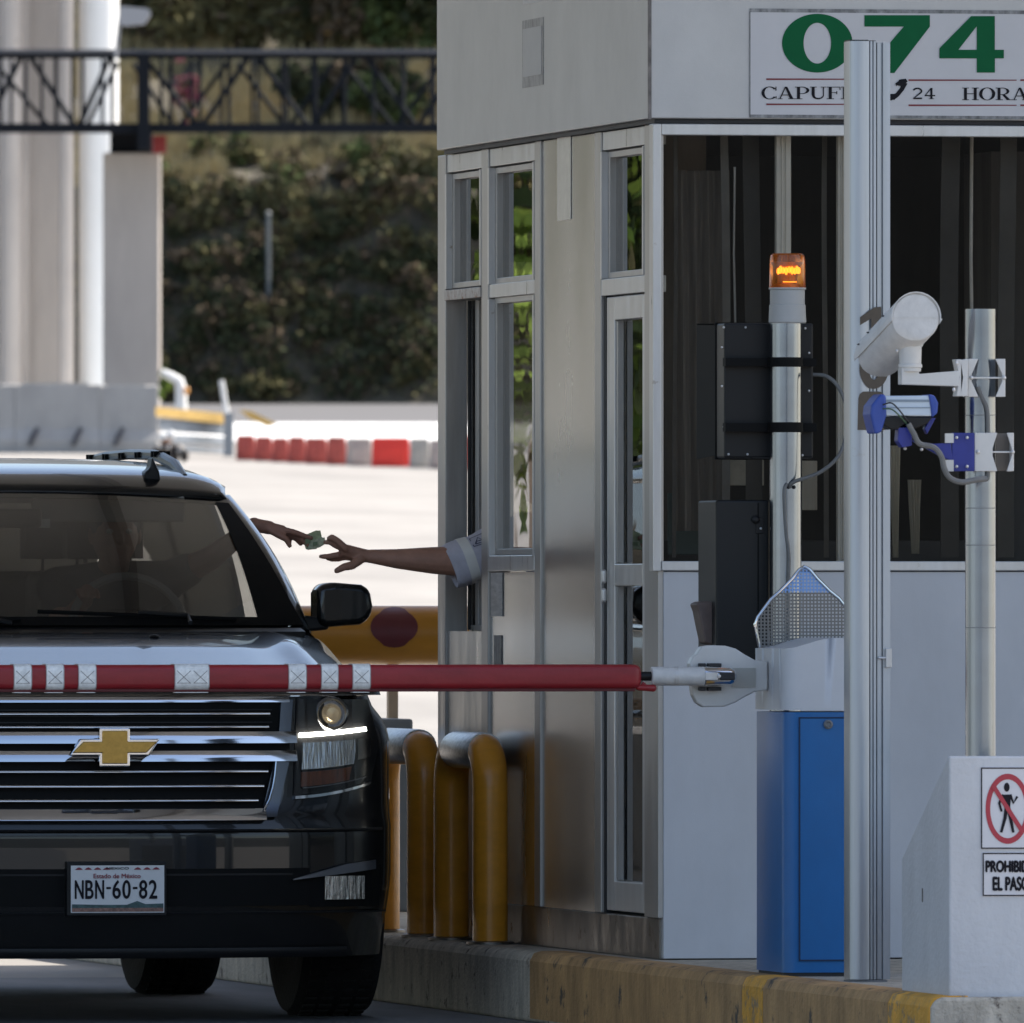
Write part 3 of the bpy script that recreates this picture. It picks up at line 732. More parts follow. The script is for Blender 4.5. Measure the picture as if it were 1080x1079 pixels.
# ================================================================= CAR
CX, CY = 8.37, 49.3
car = thing('parked_suv', 'large black SUV with chrome barred grille stopped at the booth window', 'car', (CX, CY, 0))
def interp(tab, x):
    if x <= tab[0][0]: return tab[0][1]
    for i in range(len(tab) - 1):
        x0, y0 = tab[i]; x1, y1 = tab[i + 1]
        if x <= x1:
            # monotone-ish cubic
            m0 = (tab[i + 1][1] - tab[i - 1][1]) / (tab[i + 1][0] - tab[i - 1][0]) if i > 0 else (y1 - y0) / (x1 - x0) * .5
            m1 = (tab[i + 2][1] - tab[i][1]) / (tab[i + 2][0] - tab[i][0]) if i + 2 < len(tab) else (y1 - y0) / (x1 - x0)
            h = x1 - x0; q = (x - x0) / h
            return (2 * q ** 3 - 3 * q ** 2 + 1) * y0 + (q ** 3 - 2 * q ** 2 + q) * h * m0 + (-2 * q ** 3 + 3 * q ** 2) * y1 + (q ** 3 - q ** 2) * h * m1
    return tab[-1][1]
def sm(x, a, b):
    q = max(0, min(1, (x - a) / (b - a))); return q * q * (3 - 2 * q)
NT = [(0, 0), (.3, .02), (.6, .08), (.8, .165), (.92, .27), (.985, .42), (1.012, .62)]
def slant(z): return .028 * sm(z, .62, .70) + max(0, z - .66) * .10 + max(0, .36 - z) * .35
def nose(x, z): return interp(NT, abs(x)) + slant(z)
ZCT = [(0, 1.05), (.05, 1.084), (.12, 1.106), (.25, 1.134), (.45, 1.174), (.65, 1.211), (.85, 1.233), (1.1, 1.250), (1.45, 1.265), (2.2, 1.275)]
LT = [(0, 0), (.3, .0), (.55, -.004), (.67, -.010), (.745, .006), (.80, -.012), (.88, -.036), (.92, -.055), (.945, -.08)]
def Zh(x, y):
    s_ = y - nose(x, 1.05)
    return interp(ZCT, max(0, s_)) + interp(LT, abs(x)) * (1 - .75 * sm(y, .9, 1.6)) * sm(s_, -.01, .25)
# outline of the lower body, right half
HP = [(x, None) for x in [i * .06 for i in range(15)]] + [(.88, None), (.92, None), (.955, None), (.985, None)]
SP = [(1.005, .55), (1.012, .7)] + [(1.015, .7 + .2 * i) for i in range(1, 20)] + [(1.01, 4.7), (.99, 4.9), (.94, 5.04), (.85, 5.11), (.6, 5.15), (.3, 5.17), (0, 5.175)]
def inset(z, zt): return .045 * sm(z, .9, zt) + .028 * sm(z, zt - .1, zt) + .03 * (1 - sm(z, .22, .5))
rows = []
NL = 22
def ringpts(t_):
    R = []
    for x, y in HP:
        zt = 1.05 + 0 * x; zb = .215
        z = zb + (zt - zb) * t_
        xx = x * (1 - (inset(z, zt) / 1.0) * sm(x, .6, .98))
        R.append((xx, nose(x, z), z))
    for x, y in SP:
        xe = .945
        zt = Zh(xe, y) if y < 1.6 else 1.262
        zt = max(zt, 1.04)
        zb = .215 + .10 * sm(y, .45, .9) 
        z = zb + (zt - zb) * t_
        xx = x - inset(z, zt) if x > .3 else x
        R.append((xx, y, z))
    return R
mb = MB()
R0 = [ringpts(j / NL) for j in range(NL + 1)]
nP = len(R0[0])
def full(R): return [(x, y, z) for x, y, z in R] + [(-x, y, z) for x, y, z in R[-2:0:-1]]
R0 = [full(R) for R in R0]
nF = len(R0[0])
VV = [[mb.bm.verts.new(p) for p in R] for R in R0]
for j in range(NL):
    for i in range(nF): mb.face([VV[j][i], VV[j][(i + 1) % nF], VV[j + 1][(i + 1) % nF], VV[j + 1][i]])
mb.face(VV[0][::-1]); mb.face(VV[-1])
body = obj('body', mb, [M_paint], car, smooth=True, world=False, angle=50)
# wheel arches
cut_me = MB()
for y in (.97, 3.92):
    for s_ in (-1, 1): cut_me.tube([(s_ * .66, y, .40), (s_ * 1.2, y, .40)], .455, 40)
cutter = obj('cutter', cut_me, M_blkm, car, world=False)
bo = body.modifiers.new('b', 'BOOLEAN'); bo.operation = 'DIFFERENCE'; bo.object = cutter; bo.solver = 'EXACT'
apply_mods(body)
bpy.data.objects.remove(cutter)
for p in body.data.polygons: p.use_smooth = True
body.data.set_sharp_from_angle(angle=radians(50))
# bonnet
mb = MB()
def hood(u, v):
    x = -.944 + 1.888 * u; y0 = nose(x, 1.05) - .004; y1 = 1.50
    vv = v ** 1.5; y = y0 + (y1 - y0) * vv
    return Vector((x, y, Zh(x, y) + .003))
mb.grid(hood, 80, 40)
obj('bonnet', mb, M_paint, car, smooth=True, world=False, angle=60)
# rear deck / inner floor at the belt line is the top of the body; panels on the nose
def npatch(mb, fn, nu, nv, front, back=-.004, bulge=0.0, tilt=0.0):
    def a(u, v):
        x, z = fn(u, v); return Vector((x, nose(x, z) - front - tilt * (1 - v) - bulge * sin(pi * min(1, max(0, v))), z))
    def b(u, v):
        x, z = fn(u, v); return Vector((x, nose(x, z) - back, z))
    mb.slab(a, b, nu, nv)
def bar(mb, x0, x1, z0, z1, front, bulge=0.0, n=36, nv=4, sk0=0, sk1=0, tilt=0.0):
    npatch(mb, lambda u, v: ((x0 + sk0 * v) + ((x1 + sk1 * v) - (x0 + sk0 * v)) * u, z0 + (z1 - z0) * v), n, nv, front, bulge=bulge, tilt=tilt)
gr = None
mb = MB(); bar(mb, -.565, .565, .935, 1.036, .004); bar(mb, -.60, .60, .872, .906, .004); bar(mb, -.53, .53, .688, .848, .004, sk0=-.03, sk1=.03)
grille = obj('grille', mb, M_blkm, car, world=False)
mb = MB()
bar(mb, -.53, .53, .992, 1.001, .026, .003, tilt=.005); bar(mb, -.525, .525, .950, .959, .026, .003, tilt=.005)
for z, x in ((.808, .52), (.761, .505), (.715, .485)): bar(mb, -x, x, z - .001, z + .009, .026, .003, tilt=.005)
obj('grille_bar', mb, M_chrome, grille, smooth=True, world=False)
mb = MB()
for z0, z1 in ((.901, .938), (.843, .877)): bar(mb, -.62, .62, z0, z1, .026, .002, n=50, tilt=.009)
bar(mb, -.51, .51, .655, .692, .022, .004, tilt=.006)
bar(mb, -.60, .60, 1.032, 1.050, .010, .002, tilt=.007)
obj('chrome_frame', mb, M_chrome, grille, smooth=True, world=False, angle=40)
mb = MB()
for s_ in (-1, 1):
    npatch(mb, lambda u, v: (s_ * ((.545 - .05 * (1 - v)) + (.052) * u), .664 + .185 * v), 3, 8, .020, bulge=.0)
    npatch(mb, lambda u, v: (s_ * ((.572 - .01 * (1 - v)) + (.040) * u), .935 + .105 * v), 3, 6, .016, bulge=.0)
objs('frame_cheek', mb, mat('satin_cheek', (.09, .10, .12), .25, .8), grille, smooth=True, world=False, angle=40)
mb = MB()
for s_ in (-1, 1):
    mb.tube([Vector((s_ * x, nose(x, z) - .030, z)) for x, z in ((.548, .842), (.543, .80), (.535, .76), (.522, .72), (.505, .69))], .004, 8)
objs('edge_line', mb, M_chrome, grille, smooth=True, world=False)
# slats hiding behind the bars
mb = MB()
for i in range(3): bar(mb, -.54, .54, .966 + .0 * i + i * .02, .969 + i * .02, .012)
obj('grille_slat', mb, M_blk, grille, world=False)
# emblem
ec = .8895
def bow(sc):
    hw, hh, bw, bh, sk = .147 + sc, .062 + sc, .050 + sc, .027 + sc, .036
    return [(-hw, -bh), (-hw + sk, bh), (-bw, bh), (-bw, hh), (bw, hh), (bw, bh), (hw, bh), (hw - sk, -bh), (bw, -bh), (bw, -hh), (-bw, -hh), (-bw, -bh)]
mb = MB(); mb.prism([(x, -.052, ec + z) for x, z in bow(.0)], (0, .03, 0)); em = obj('emblem', mb, M_chrome, car, world=False, bevel=.004)
mb = MB(); mb.prism([(x, -.057, ec + z) for x, z in bow(-.009)], (0, .01, 0)); obj('emblem_face', mb, M_gold, em, world=False, bevel=.003)
# headlights
for s_ in (-1, 1):
    def hl(u, v, s_=s_):
        xi = .610 + .018 * v; xo = interp([(0, .895), (.45, .925), (1, .885)], v)
        zb = .735 + .035 * u * u + .01 * u; zt = 1.043 - .004 * u
        return (s_ * (xi + (xo - xi) * u), zb + (zt - zb) * v)
    mb = MB(); npatch(mb, hl, 14, 12, .004)
    lamp = obj('headlight', mb, M_blk, car, world=False)
    def hp(u, v, f): 
        x, z = hl(u, v); return Vector((x, nose(x, z) - f, z))
    mb = MB()  # reflector block
    npatch(mb, lambda u, v: hl(.08 + .62 * u, .26 + .28 * v), 12, 6, .012); obj('reflector', mb, M_refl, lamp, world=False)
    mb = MB(); npatch(mb, lambda u, v: hl(.08 + .60 * u, .08 + .15 * v), 10, 3, .012); obj('indicator', mb, M_amberp, lamp, world=False)
    mb = MB(); npatch(mb, lambda u, v: hl(.04 + .82 * u, .595 + .045 * v + .03 * u), 20, 2, .020); obj('daytime_light', mb, M_drl, lamp, world=False)
    mb = MB(); npatch(mb, lambda u, v: hl(.74 + .16 * u, .30 + .24 * v), 6, 4, .012); obj('side_reflector', mb, mat('side_reflector', (.14, .14, .145), .2, .9), lamp, world=False)
    mb = MB(); npatch(mb, lambda u, v: hl(.10 + .80 * u, .06 + .010 * v), 10, 2, .020); obj('chamber_edge', mb, M_grey, lamp, world=False)
    c = hp(.44, .84, .012)
    mb = MB(); mb.lathe([(.001, -.03), (.02, -.028), (.029, -.018), (.034, 0), (.034, .02)], c, 'y', 28); obj('projector', mb, M_warm, lamp, smooth=True, world=False)
    mb = MB(); mb.lathe([(.043, 0), (.043, -.012), (.048, -.016), (.055, -.010), (.058, .01)], c, 'y', 28); obj('projector_ring', mb, mat('lamp_ring', (.3, .31, .33), .2, 1.0), lamp, smooth=True, world=False)
    mb = MB(); npatch(mb, lambda u, v: hl(.02 + .97 * u, -.045 + .03 * v), 20, 2, .014); obj('lamp_trim', mb, M_chrome, lamp, world=False, smooth=True)
    mb = MB()
    def hlf(o_):
        def g(u, v):
            x, z = hl(u, v); return Vector((x, nose(x, z) - .034 - o_, z))
        return g
    mb.slab(hlf(0), hlf(-.003), 14, 10); obj('lens', mb, M_lens, lamp, world=False, smooth=True)
    # fog lamp pocket
    mb = MB(); npatch(mb, lambda u, v: (s_ * (.66 + .26 * u), .375 + (.105 + .03 * u) * v), 8, 4, .003); fp = obj('fog_lamp_pocket', mb, M_blkm, car, world=False)
    mb = MB(); npatch(mb, lambda u, v: (s_ * (.712 + .145 * u), .398 + .075 * v), 8, 4, .012); obj('fog_lamp', mb, M_refl, fp, world=False)
    mb = MB(); npatch(mb, lambda u, v: (s_ * (.60 + .30 * u), .462 + .032 * u + (.003 + .026 * min(1, u * 1.6)) * v), 14, 3, .022); obj('fog_lamp_trim', mb, mat('satin_trim', (.20, .21, .24), .3, .8), fp, world=False, smooth=True)
# bumper details: shelf line, seams, lower lip
mb = MB()
bar(mb, -.93, .93, .618, .626, .014, .004, 50); bar(mb, -.60, .60, .478, .484, .008, 0, 40)
bar(mb, -.95, .95, .355, .361, .006, 0, 50); bar(mb, -.80, .80, .213, .245, .012, .006, 50)
obj('bumper_moulding', mb, M_blk, car, world=False, smooth=True)
mb = MB(); bar(mb, -.66, .66, .38, .50, .006, 0, 30); obj('lower_intake', mb, M_blkm, car, world=False)
# number plate
pc = (.012, .4365); pw, ph = .302, .151; py_ = nose(0, .43) - .035
def pp(x, z, k=0): return Vector((pc[0] + x, py_ - .003 - .0002 * k, pc[1] + z))
mb = MB(); mb.box((pc[0] - pw / 2 - .012, py_ + .002, pc[1] - ph / 2 - .010), (pc[0] + pw / 2 + .008, py_ + .05, pc[1] + ph / 2 + .012)); obj('plate_holder', mb, M_blk, car, world=False, bevel=.003)
mb = MB(); mb.box((pc[0] - pw / 2, py_ - .001, pc[1] - ph / 2), (pc[0] + pw / 2, py_ + .002, pc[1] + ph / 2)); plate = obj('number_plate', mb, mat('plate_white', (.70, .70, .70), .45, var=.04), car, world=False)
def ptext(name, body_, x0, z0, w_, h_, m, bold=0):
    mb = MB(); text_into(mb, body_, lambda u, v, k: pp(x0 + u, z0 + v, k), w_, h_, bold); return obj(name, mb, m, plate, world=False)
xx = -.138
for ch, wd in (('N', .030), ('B', .028), ('N', .030), ('-', .018), ('6', .028), ('0', .028), ('-', .018), ('8', .028), ('2', .028)):
    if ch == '-':
        mb = MB(); vs = [mb.bm.verts.new(pp(*q)) for q in ((xx + .001, .000), (xx + .016, .000), (xx + .016, .007), (xx + .001, .007))]; mb.face(vs); obj('plate_characters', mb, M_ink, plate, world=False)
    else: ptext('plate_characters', ch, xx, -.030, wd - .003, .058, M_ink, .0012)
    xx += wd + .0040
ptext('plate_state_name', 'Estado de México', -.078, .035, .152, .014, mat('plate_maroon', (.25, .03, .05), .5), .0004)
mb = MB()
def pq(mb, P, k=0): mb.face([mb.bm.verts.new(pp(x, z, k)) for x, z in P])
pq(mb, [(-.148, -.048), (-.148, -.060), (.148, -.060), (.148, -.046), (.09, -.048), (.063, -.038), (.03, -.050), (-.05, -.050)])
obj('plate_hills', mb, mat('plate_teal', (.05, .10, .10), .5, var=.5, vscale=(60, 60, 90)), plate, world=False)
mb = MB(); pq(mb, [(-.148, -.060), (-.148, -.072), (.148, -.072), (.148, -.060)], 1); obj('plate_ground', mb, mat('plate_ochre', (.24, .13, .10), .5, var=.6, vscale=(90, 90, 90)), plate, world=False)
mb = MB()
for i in range(7):
    x = -.138 + .030 * i + (.07 if i > 3 else 0)
    pq(mb, [(x, .062), (x + .006, .067), (x + .013, .070), (x + .020, .067), (x + .025, .062)], 1)
obj('plate_houses', mb, mat('plate_maroon', (.25, .03, .05), .5), plate, world=False)
mb = MB(); text_into(mb, 'MEXICO', lambda u, v, k: pp(-.036 + u, .063 + v, k), .072, .007, .0003); obj('plate_country_name', mb, M_ink, plate, world=False)
# greenhouse
def wsb(u):   # windscreen bottom edge
    x = -.90 + 1.80 * u; return Vector((x, 1.30 + .24 * (x / .9) ** 2, 1.262 + .012))
def wst(u):
    x = -.765 + 1.53 * u; return Vector((x, 2.14 + .11 * (x / .765) ** 2, 1.722 - .026 * (x / .765) ** 2))
def wsf(o_):
    def g(u, v):
        p = wsb(u).lerp(wst(u), v); b = .035 * sin(pi * v); p.y -= b * .8; p.z += b * .5; p += Vector((0, .8, -.5)) * o_; return p
    return g
mb = MB(); mb.slab(wsf(0), wsf(.006), 30, 14); wsc = obj('windscreen', mb, M_carglass, car, smooth=True, world=False)
mb = MB()   # black band round the glass
def band(u0, u1, v0, v1, nu, nv, off=.008):
    mb.slab(lambda u, v: wsf(off)(u0 + (u1 - u0) * u, v0 + (v1 - v0) * v), lambda u, v: wsf(off + .006)(u0 + (u1 - u0) * u, v0 + (v1 - v0) * v), nu, nv)
band(0, 1, 0, .055, 30, 2, -.007); band(0, 1, .96, 1, 30, 2); 
for s_ in (0, 1):
    def edge(off):
        def g(u, v):
            wd = .085 - .055 * v; uu = wd * u if s_ == 0 else 1 - wd * u
            return wsf(off)(uu, .055 + .905 * v)
        return g
    mb.slab(edge(-.007), edge(-.001), 3, 12)
obj('glass_border', mb, M_blkm, wsc, world=False)
# roof
RT = [(2.14, 1.722), (2.22, 1.762), (2.38, 1.798), (2.8, 1.828), (3.3, 1.842), (4.0, 1.838), (4.6, 1.815), (4.95, 1.775), (5.03, 1.72)]
def roof(u, v):
    x = (-1 + 2 * u); y0 = 2.14 + .11 * x * x - .008; y = y0 + (5.03 - y0) * v
    hw = .775 + .030 * sm(v, 0, .08)
    a = abs(x); 
    z = interp(RT, y - .11 * x * x * (1 - v)) - (.026 * a ** 2 * (1 - sm(v, 0, .10))) - (.020 * a ** 3 + .055 * a ** 16) * sm(v, 0, .12)
    xx = hw * (x if a < .85 else (1 if x > 0 else -1) * (.85 + (a - .85) * .95))
    return Vector((xx, y, z + .002))
mb = MB(); mb.grid(roof, 60, 50); ro = obj('roof', mb, M_paint, car, smooth=True, world=False, angle=70)
ro.modifiers.new('s', 'SOLIDIFY').thickness = .008
# pillars and side glass
def side_low(y): return Vector((.925, y, 1.258))
def side_top(y):
    return Vector((.788 + .004, y, interp([(2.25, 1.705), (2.5, 1.735), (3, 1.765), (4, 1.77), (4.7, 1.75), (5.0, 1.71)], y)))
def sidepatch(mb, yl0, yl1, yt0, yt1, s_, out=0.0, th=.02, nv=8):
    def f_(o_):
        def g(u, v):
            a = side_low(yl0 + (yl1 - yl0) * u); b = side_top(yt0 + (yt1 - yt0) * u); p = a.lerp(b, v); p.x += .02 * sin(pi * v) + out - o_; p.x *= s_; return p
        return g
    mb.slab(f_(0), f_(th), 8, nv)
for s_ in (-1, 1):
    mb = MB()
    # A pillar: solid strip from cowl corner to the header
    def ap(o_):
        def g(u, v):
            a = Vector((.895, 1.535, 1.262)).lerp(Vector((.952, 1.66, 1.250)), u); b = Vector((.762, 2.245, 1.700)).lerp(Vector((.800, 2.36, 1.712)), u)
            p = a.lerp(b, v); k = .03 * sin(pi * v) + .012 * sin(pi * u); p.x += k * .6; p.y -= .03 * sin(pi * v); p.z += k * .5
            p.x -= o_; p.x *= s_; return p
        return g
    mb.slab(ap(0), ap(.03), 6, 14)
    obj('a_pillar', mb, M_paint, car, smooth=True, world=False)
    for nm, a0, a1, t0, t1 in (('b_pillar', 2.72, 2.86, 2.78, 2.88), ('c_pillar', 3.78, 3.92, 3.78, 3.90), ('d_pillar', 4.82, 5.06, 4.74, 4.93)):
        mb = MB(); sidepatch(mb, a0, a1, t0, t1, s_); obj(nm, mb, M_paint, car, world=False)
    mb = MB(); sidepatch(mb, 1.64, 5.0, 2.34, 4.9, s_, .006, .02, 8) if False else None
    mb = MB()
    if s_ < 0: sidepatch(mb, 1.66, 2.72, 2.36, 2.78, s_, -.004, .004); obj('side_window', mb, M_privacy, car, world=False)
    for a0, a1, t0, t1 in ((2.86, 3.78, 2.88, 3.78), (3.92, 4.82, 3.90, 4.74)):
        mb = MB(); sidepatch(mb, a0, a1, t0, t1, s_, -.004, .004); obj('side_window', mb, M_privacy, car, world=False)
    mb = MB(); mb.tube([(s_ * .945, 2.0, 1.262), (s_ * .945, 3, 1.268), (s_ * .945, 5.0, 1.268)], .012, 8); obj('belt_trim', mb, M_chrome, car, smooth=True, world=False)
    # roof rail
    def rz(y): return interp(RT, y) + .002
    mb = MB(); P = [(s_ * .655, 2.40, rz(2.42) - .030), (s_ * .655, 2.60, rz(2.6) - .004), (s_ * .655, 2.85, rz(2.85) + .008)] + [(s_ * .655, y, rz(y) + .014) for y in (3, 3.5, 4, 4.3)] + [(s_ * .655, 4.6, rz(4.6) - .02)]
    mb.tube(P, [.010, .020, .021, .018, .018, .018, .016, .010], 10); rr = obj('roof_rail', mb, mat('rail_grey', (.11, .11, .11), .35, .3), car, smooth=True, world=False)
    mb = MB()
    for i in range(5):
        for q in (0, .05): mb.box((s_ * .627, 2.85 + .33 * i + q, rz(3) + .006), (s_ * .683, 2.865 + .33 * i + q, rz(3) + .026))
    objs('rail_slot', mb, M_blkm, rr, world=False)
    # door seams
    mb = MB()
    for y in (1.62, 2.80, 3.85): mb.box((s_ * 1.0152, y, .42), (s_ * 1.0190, y + .006, 1.0))
    objs('door_seam', mb, M_blkm, car, world=False)
    mb = MB()
    for y in (2.55, 3.6): mb.capsule((s_ * 1.035, y, .98), (s_ * 1.035, y + .18, .98), .014, .014, 8)
    objs('door_handle', mb, M_chrome, car, smooth=True, world=False)
    # mirror
    mir = MB()
    P = [(1.000, .012), (1.03, .002), (1.145, .010), (1.178, .030), (1.188, .07), (1.178, .125), (1.150, .143), (1.06, .150), (1.012, .145), (1.0, .125)]
    rx = [(s_ * (x - .012), 1.74, 1.268 + z) for x, z in P]; mir.prism(rx, (0, .13, 0))
    mh = obj('wing_mirror', mir, M_paint, car, smooth=True, world=False, bevel=.022, seg=4)
    mb = MB(); mb.prism([(s_ * .93, 1.76, 1.252), (s_ * 1.03, 1.76, 1.262), (s_ * 1.03, 1.76, 1.30), (s_ * .92, 1.76, 1.312)], (0, .07, 0)); obj('mirror_stalk', mb, M_blk, mh, world=False, bevel=.01)
    mb = MB(); mb.prism([(s_ * (x - .012) * 1.0 + (0 if 0 else 0), 1.872, 1.268 + .075 + (z - .075) * .82) for x, z in P], (0, .002, 0)); obj('mirror_glass', mb, M_chrome, mh, world=False)
    # wheels
    for y in (.97, 3.92):
        tz = .405
        mb = MB(); mb.lathe([(.25, -.12), (.33, -.135), (.385, -.13), (.402, -.105), (.405, -.05), (.405, .05), (.402, .105), (.385, .13), (.33, .135), (.25, .12)], (s_ * .868, y, tz), 'x', 48)
        for k in range(56):
            a = 2 * pi * k / 56; c, s2 = cos(a), sin(a)
            for q in (-.085, -.03, .03, .085):
                x = s_ * .868 + q
                pts = []
                for (du, r_) in ((-.011, .404), (.011, .404), (.011, .411), (-.011, .411)):
                    pts.append((x - .02, y + r_ * c - du * s2, tz + r_ * s2 + du * c))
                mb.prism(pts, (.04, 0, 0))
        wh = obj('wheel', mb, M_tyre, car, smooth=True, world=False)
        mb = MB(); mb.lathe([(.05, .12), (.07, .09), (.10, .085), (.24, .10), (.252, .118), (.245, .0), (.245, -.1)] if s_ > 0 else [(.05, -.12), (.07, -.09), (.10, -.085), (.24, -.10), (.252, -.118), (.245, 0), (.245, .1)], (s_ * .868, y, tz), 'x', 40)
        obj('rim', mb, M_alu, wh, smooth=True, world=False)
# cowl, wipers
mb = MB(); mb.slab(lambda u, v: Vector((-.88 + 1.76 * u, 1.22 + .20 * (2 * u - 1) ** 2 * .8 + .09 * v, 1.256 + .012 * v)), lambda u, v: Vector((-.88 + 1.76 * u, 1.22 + .20 * (2 * u - 1) ** 2 * .8 + .09 * v, 1.24)), 20, 2)
obj('cowl', mb, M_blk, car, world=False)
for x0, x1 in ((.66, -.02), (-.08, -.72)):
    mb = MB()
    def wp(t_):
        u = ((x0 + (x1 - x0) * t_) + .9) / 1.8; p = wsf(-.016)(u, .03 + .05 * t_); return p
    mb.tube([wp(i / 8) for i in range(9)], .007, 6); wa = obj('wiper', mb, M_blkm, car, world=False)
    mb = MB(); mb.tube([Vector((x0 * .8 - .05, 1.28, 1.285)), wp(.25) + Vector((0, -.01, .006)), wp(.5) + Vector((0, -.01, .01))], .008, 6); obj('wiper_arm', mb, M_blk, wa, world=False)
# bonnet shut line, washer nozzles
for x in (-.3, .3):
    mb = MB(); mb.ell((x, .95, Zh(x, .95) + .006), (.018, .02, .008), 10, 6); obj('washer_nozzle', mb, M_blk, car, smooth=True, world=False)
# black tag aerial at the roof edge
mb = MB(); mb.prism([(.505, 2.30, 1.745), (.56, 2.30, 1.742), (.552, 2.30, 1.79), (.528, 2.30, 1.84), (.52, 2.30, 1.80), (.50, 2.30, 1.785)], (0, .09, 0)); obj('roof_aerial', mb, M_blk, car, world=False, bevel=.008)
# interior: dashboard, seats, steering wheel, mirror
mb = MB(); mb.box((-.86, 1.52, 1.20), (.86, 1.95, 1.285)); obj('dashboard', mb, M_blk, car, world=False, bevel=.03)
M_seat = mat('seat_leather', (.20, .19, .18), .55, var=.15)
for x, y in ((.42, 2.62), (-.42, 2.62), (.42, 3.5), (-.42, 3.5)):
    mb = MB(); mb.box((x - .26, y, 1.0), (x + .26, y + .12, 1.46)); st = obj('seat', mb, M_seat, car, world=False, bevel=.05, seg=4)
    mb = MB(); mb.box((x - .13, y - .01, 1.50), (x + .13, y + .09, 1.66)); mb.tube([(x - .06, y + .04, 1.4), (x - .06, y + .04, 1.55)], .008, 6); mb.tube([(x + .06, y + .04, 1.4), (x + .06, y + .04, 1.55)], .008, 6)
    obj('headrest', mb, M_seat, st, world=False, bevel=.035, seg=4)
mb = MB(); mb.tube([(.40 + .19 * cos(a), 2.02 + .07 * sin(a), 1.27 + .17 * sin(a)) for a in [2 * pi * i / 32 for i in range(32)]], .014, 8, closed=True)
sw = obj('steering_wheel', mb, mat('wheel_rim', (.34, .33, .32), .5), car, smooth=True, world=False)
mb = MB(); mb.box((.32, 2.0, 1.23), (.48, 2.05, 1.33)); obj('airbag_hub', mb, M_blk, sw, world=False, bevel=.02)
mb = MB(); mb.box((-.12, 2.10, 1.60), (.12, 2.13, 1.665)); obj('rear_view_mirror', mb, M_blk, car, world=False, bevel=.012)
for s_ in (-1, 1):
    mb = MB(); mb.box((s_ * .10, 2.20, 1.62), (s_ * .62, 2.215, 1.71)); obj('sun_visor', mb, mat('visor_grey', (.30, .29, .27), .8), car, world=False, bevel=.01)
mb = MB(); mb.slab(lambda u, v: Vector((-.74 + 1.48 * u, 2.26 + 2.6 * v, 1.70 + .04 * sin(pi * v))), lambda u, v: Vector((-.74 + 1.48 * u, 2.26 + 2.6 * v, 1.715 + .04 * sin(pi * v))), 6, 8); obj('headlining', mb, mat('headlining_grey', (.2, .19, .18), .9), car, world=False)
mb = MB(); mb.box((.11, 2.115, 1.60), (.15, 2.13, 1.63)); obj('windscreen_tag', mb, M_signw, wsc, world=False)
mb = MB(); mb.box((-.78, 4.9, 1.26), (.78, 4.93, 1.72)); obj('rear_window', mb, M_privacy, car, world=False)

# ================================================================= PEOPLE
def person_face(par, c, fwd, M_h=M_hair):
    """eyes and hair as children; c head centre, fwd unit vector"""
    side = Vector((0, 0, 1)).cross(fwd).normalized()
    mb = MB()
    for s_ in (-1, 1): mb.ell(c + fwd * .088 + side * .032 * s_ + Vector((0, 0, .005)), (.013, .013, .009), 10, 6)
    obj('eyes', mb, mat('eye_white', (.5, .48, .46), .3), par, smooth=True)
    mb = MB(); mb.ell(c - fwd * .018 + Vector((0, 0, .028)), (.088, .105, .108) if abs(fwd.y) > abs(fwd.x) else (.105, .088, .108), 22, 14)
    obj('hair', mb, M_h, par, smooth=True)
def head(mb, c, fwd):
    side = Vector((0, 0, 1)).cross(fwd).normalized()
    mb.ell(c, (.078, .098, .115) if abs(fwd.y) > abs(fwd.x) else (.098, .078, .115), 22, 14)
    mb.capsule(c + fwd * .055 - Vector((0, 0, .06)), c + fwd * .06 - Vector((0, 0, .085)), .045, .035)
    mb.capsule(c + fwd * .088 + Vector((0, 0, .01)), c + fwd * .112 - Vector((0, 0, .028)), .009, .015)
    for s_ in (-1, 1): mb.ell(c + side * .08 * s_ - Vector((0, 0, .01)), (.018, .012, .03) if abs(fwd.y) < abs(fwd.x) else (.012, .018, .03), 10, 8)
    mb.capsule(c + fwd * .083 - Vector((0, 0, .05)) - side * .02, c + fwd * .083 - Vector((0, 0, .05)) + side * .02, .009, .009)

# attendant, leaning out of the service window
AY = 51.50
def A(px, py, dy=0.0): return WY(px, py, AY + dy)
att = thing('person', 'person in lavender grey short sleeved shirt reaching out of the booth window', 'person', (10.28, 51.35, ZK + .02))
mb = MB()
sh = A(545, 566) + Vector((.06, 0, 0)); el = A(482, 592); wr = A(388, 586.5)
mb.capsule(sh, el, .058, .050); mb.capsule(el, A(455, 591), .050, .0455); mb.capsule(A(455, 591), A(420, 589.5), .0455, .034); mb.capsule(A(420, 589.5), wr, .034, .0225)
# palm
for a, b, r0, r1 in (((388, 586.5), (371, 583), .022, .021), ((384, 585), (364, 578, -.018), .020, .014), ((384, 588), (364, 587, .02), .018, .013), ((378, 585), (362, 582, 0), .02, .015)):
    mb.capsule(A(*a), A(*b), r0, r1)
fing = [[(364, 578, -.024), (356, 570.5, -.026), (350, 566.5, -.026), (346.5, 568, -.026)],
        [(364, 579, -.006), (354, 575, -.008), (348, 571.5, -.006), (343, 572, -.004)],
        [(364, 584, .010), (353, 586, .014), (346, 587, .014), (338.5, 587, .014)],
        [(366, 587, .024), (357, 589.5, .030), (350, 589.8, .030), (345, 588.8, .030)],
        [(380, 590, -.012), (371, 596.5, -.026), (363, 598, -.03), (355, 602, -.03)]]
frad = [(.0130, .0118, .0104, .0082), (.0130, .0118, .0104, .0082), (.0122, .0112, .0100, .008), (.011, .010, .009, .0072), (.0170, .0150, .0132, .010)]
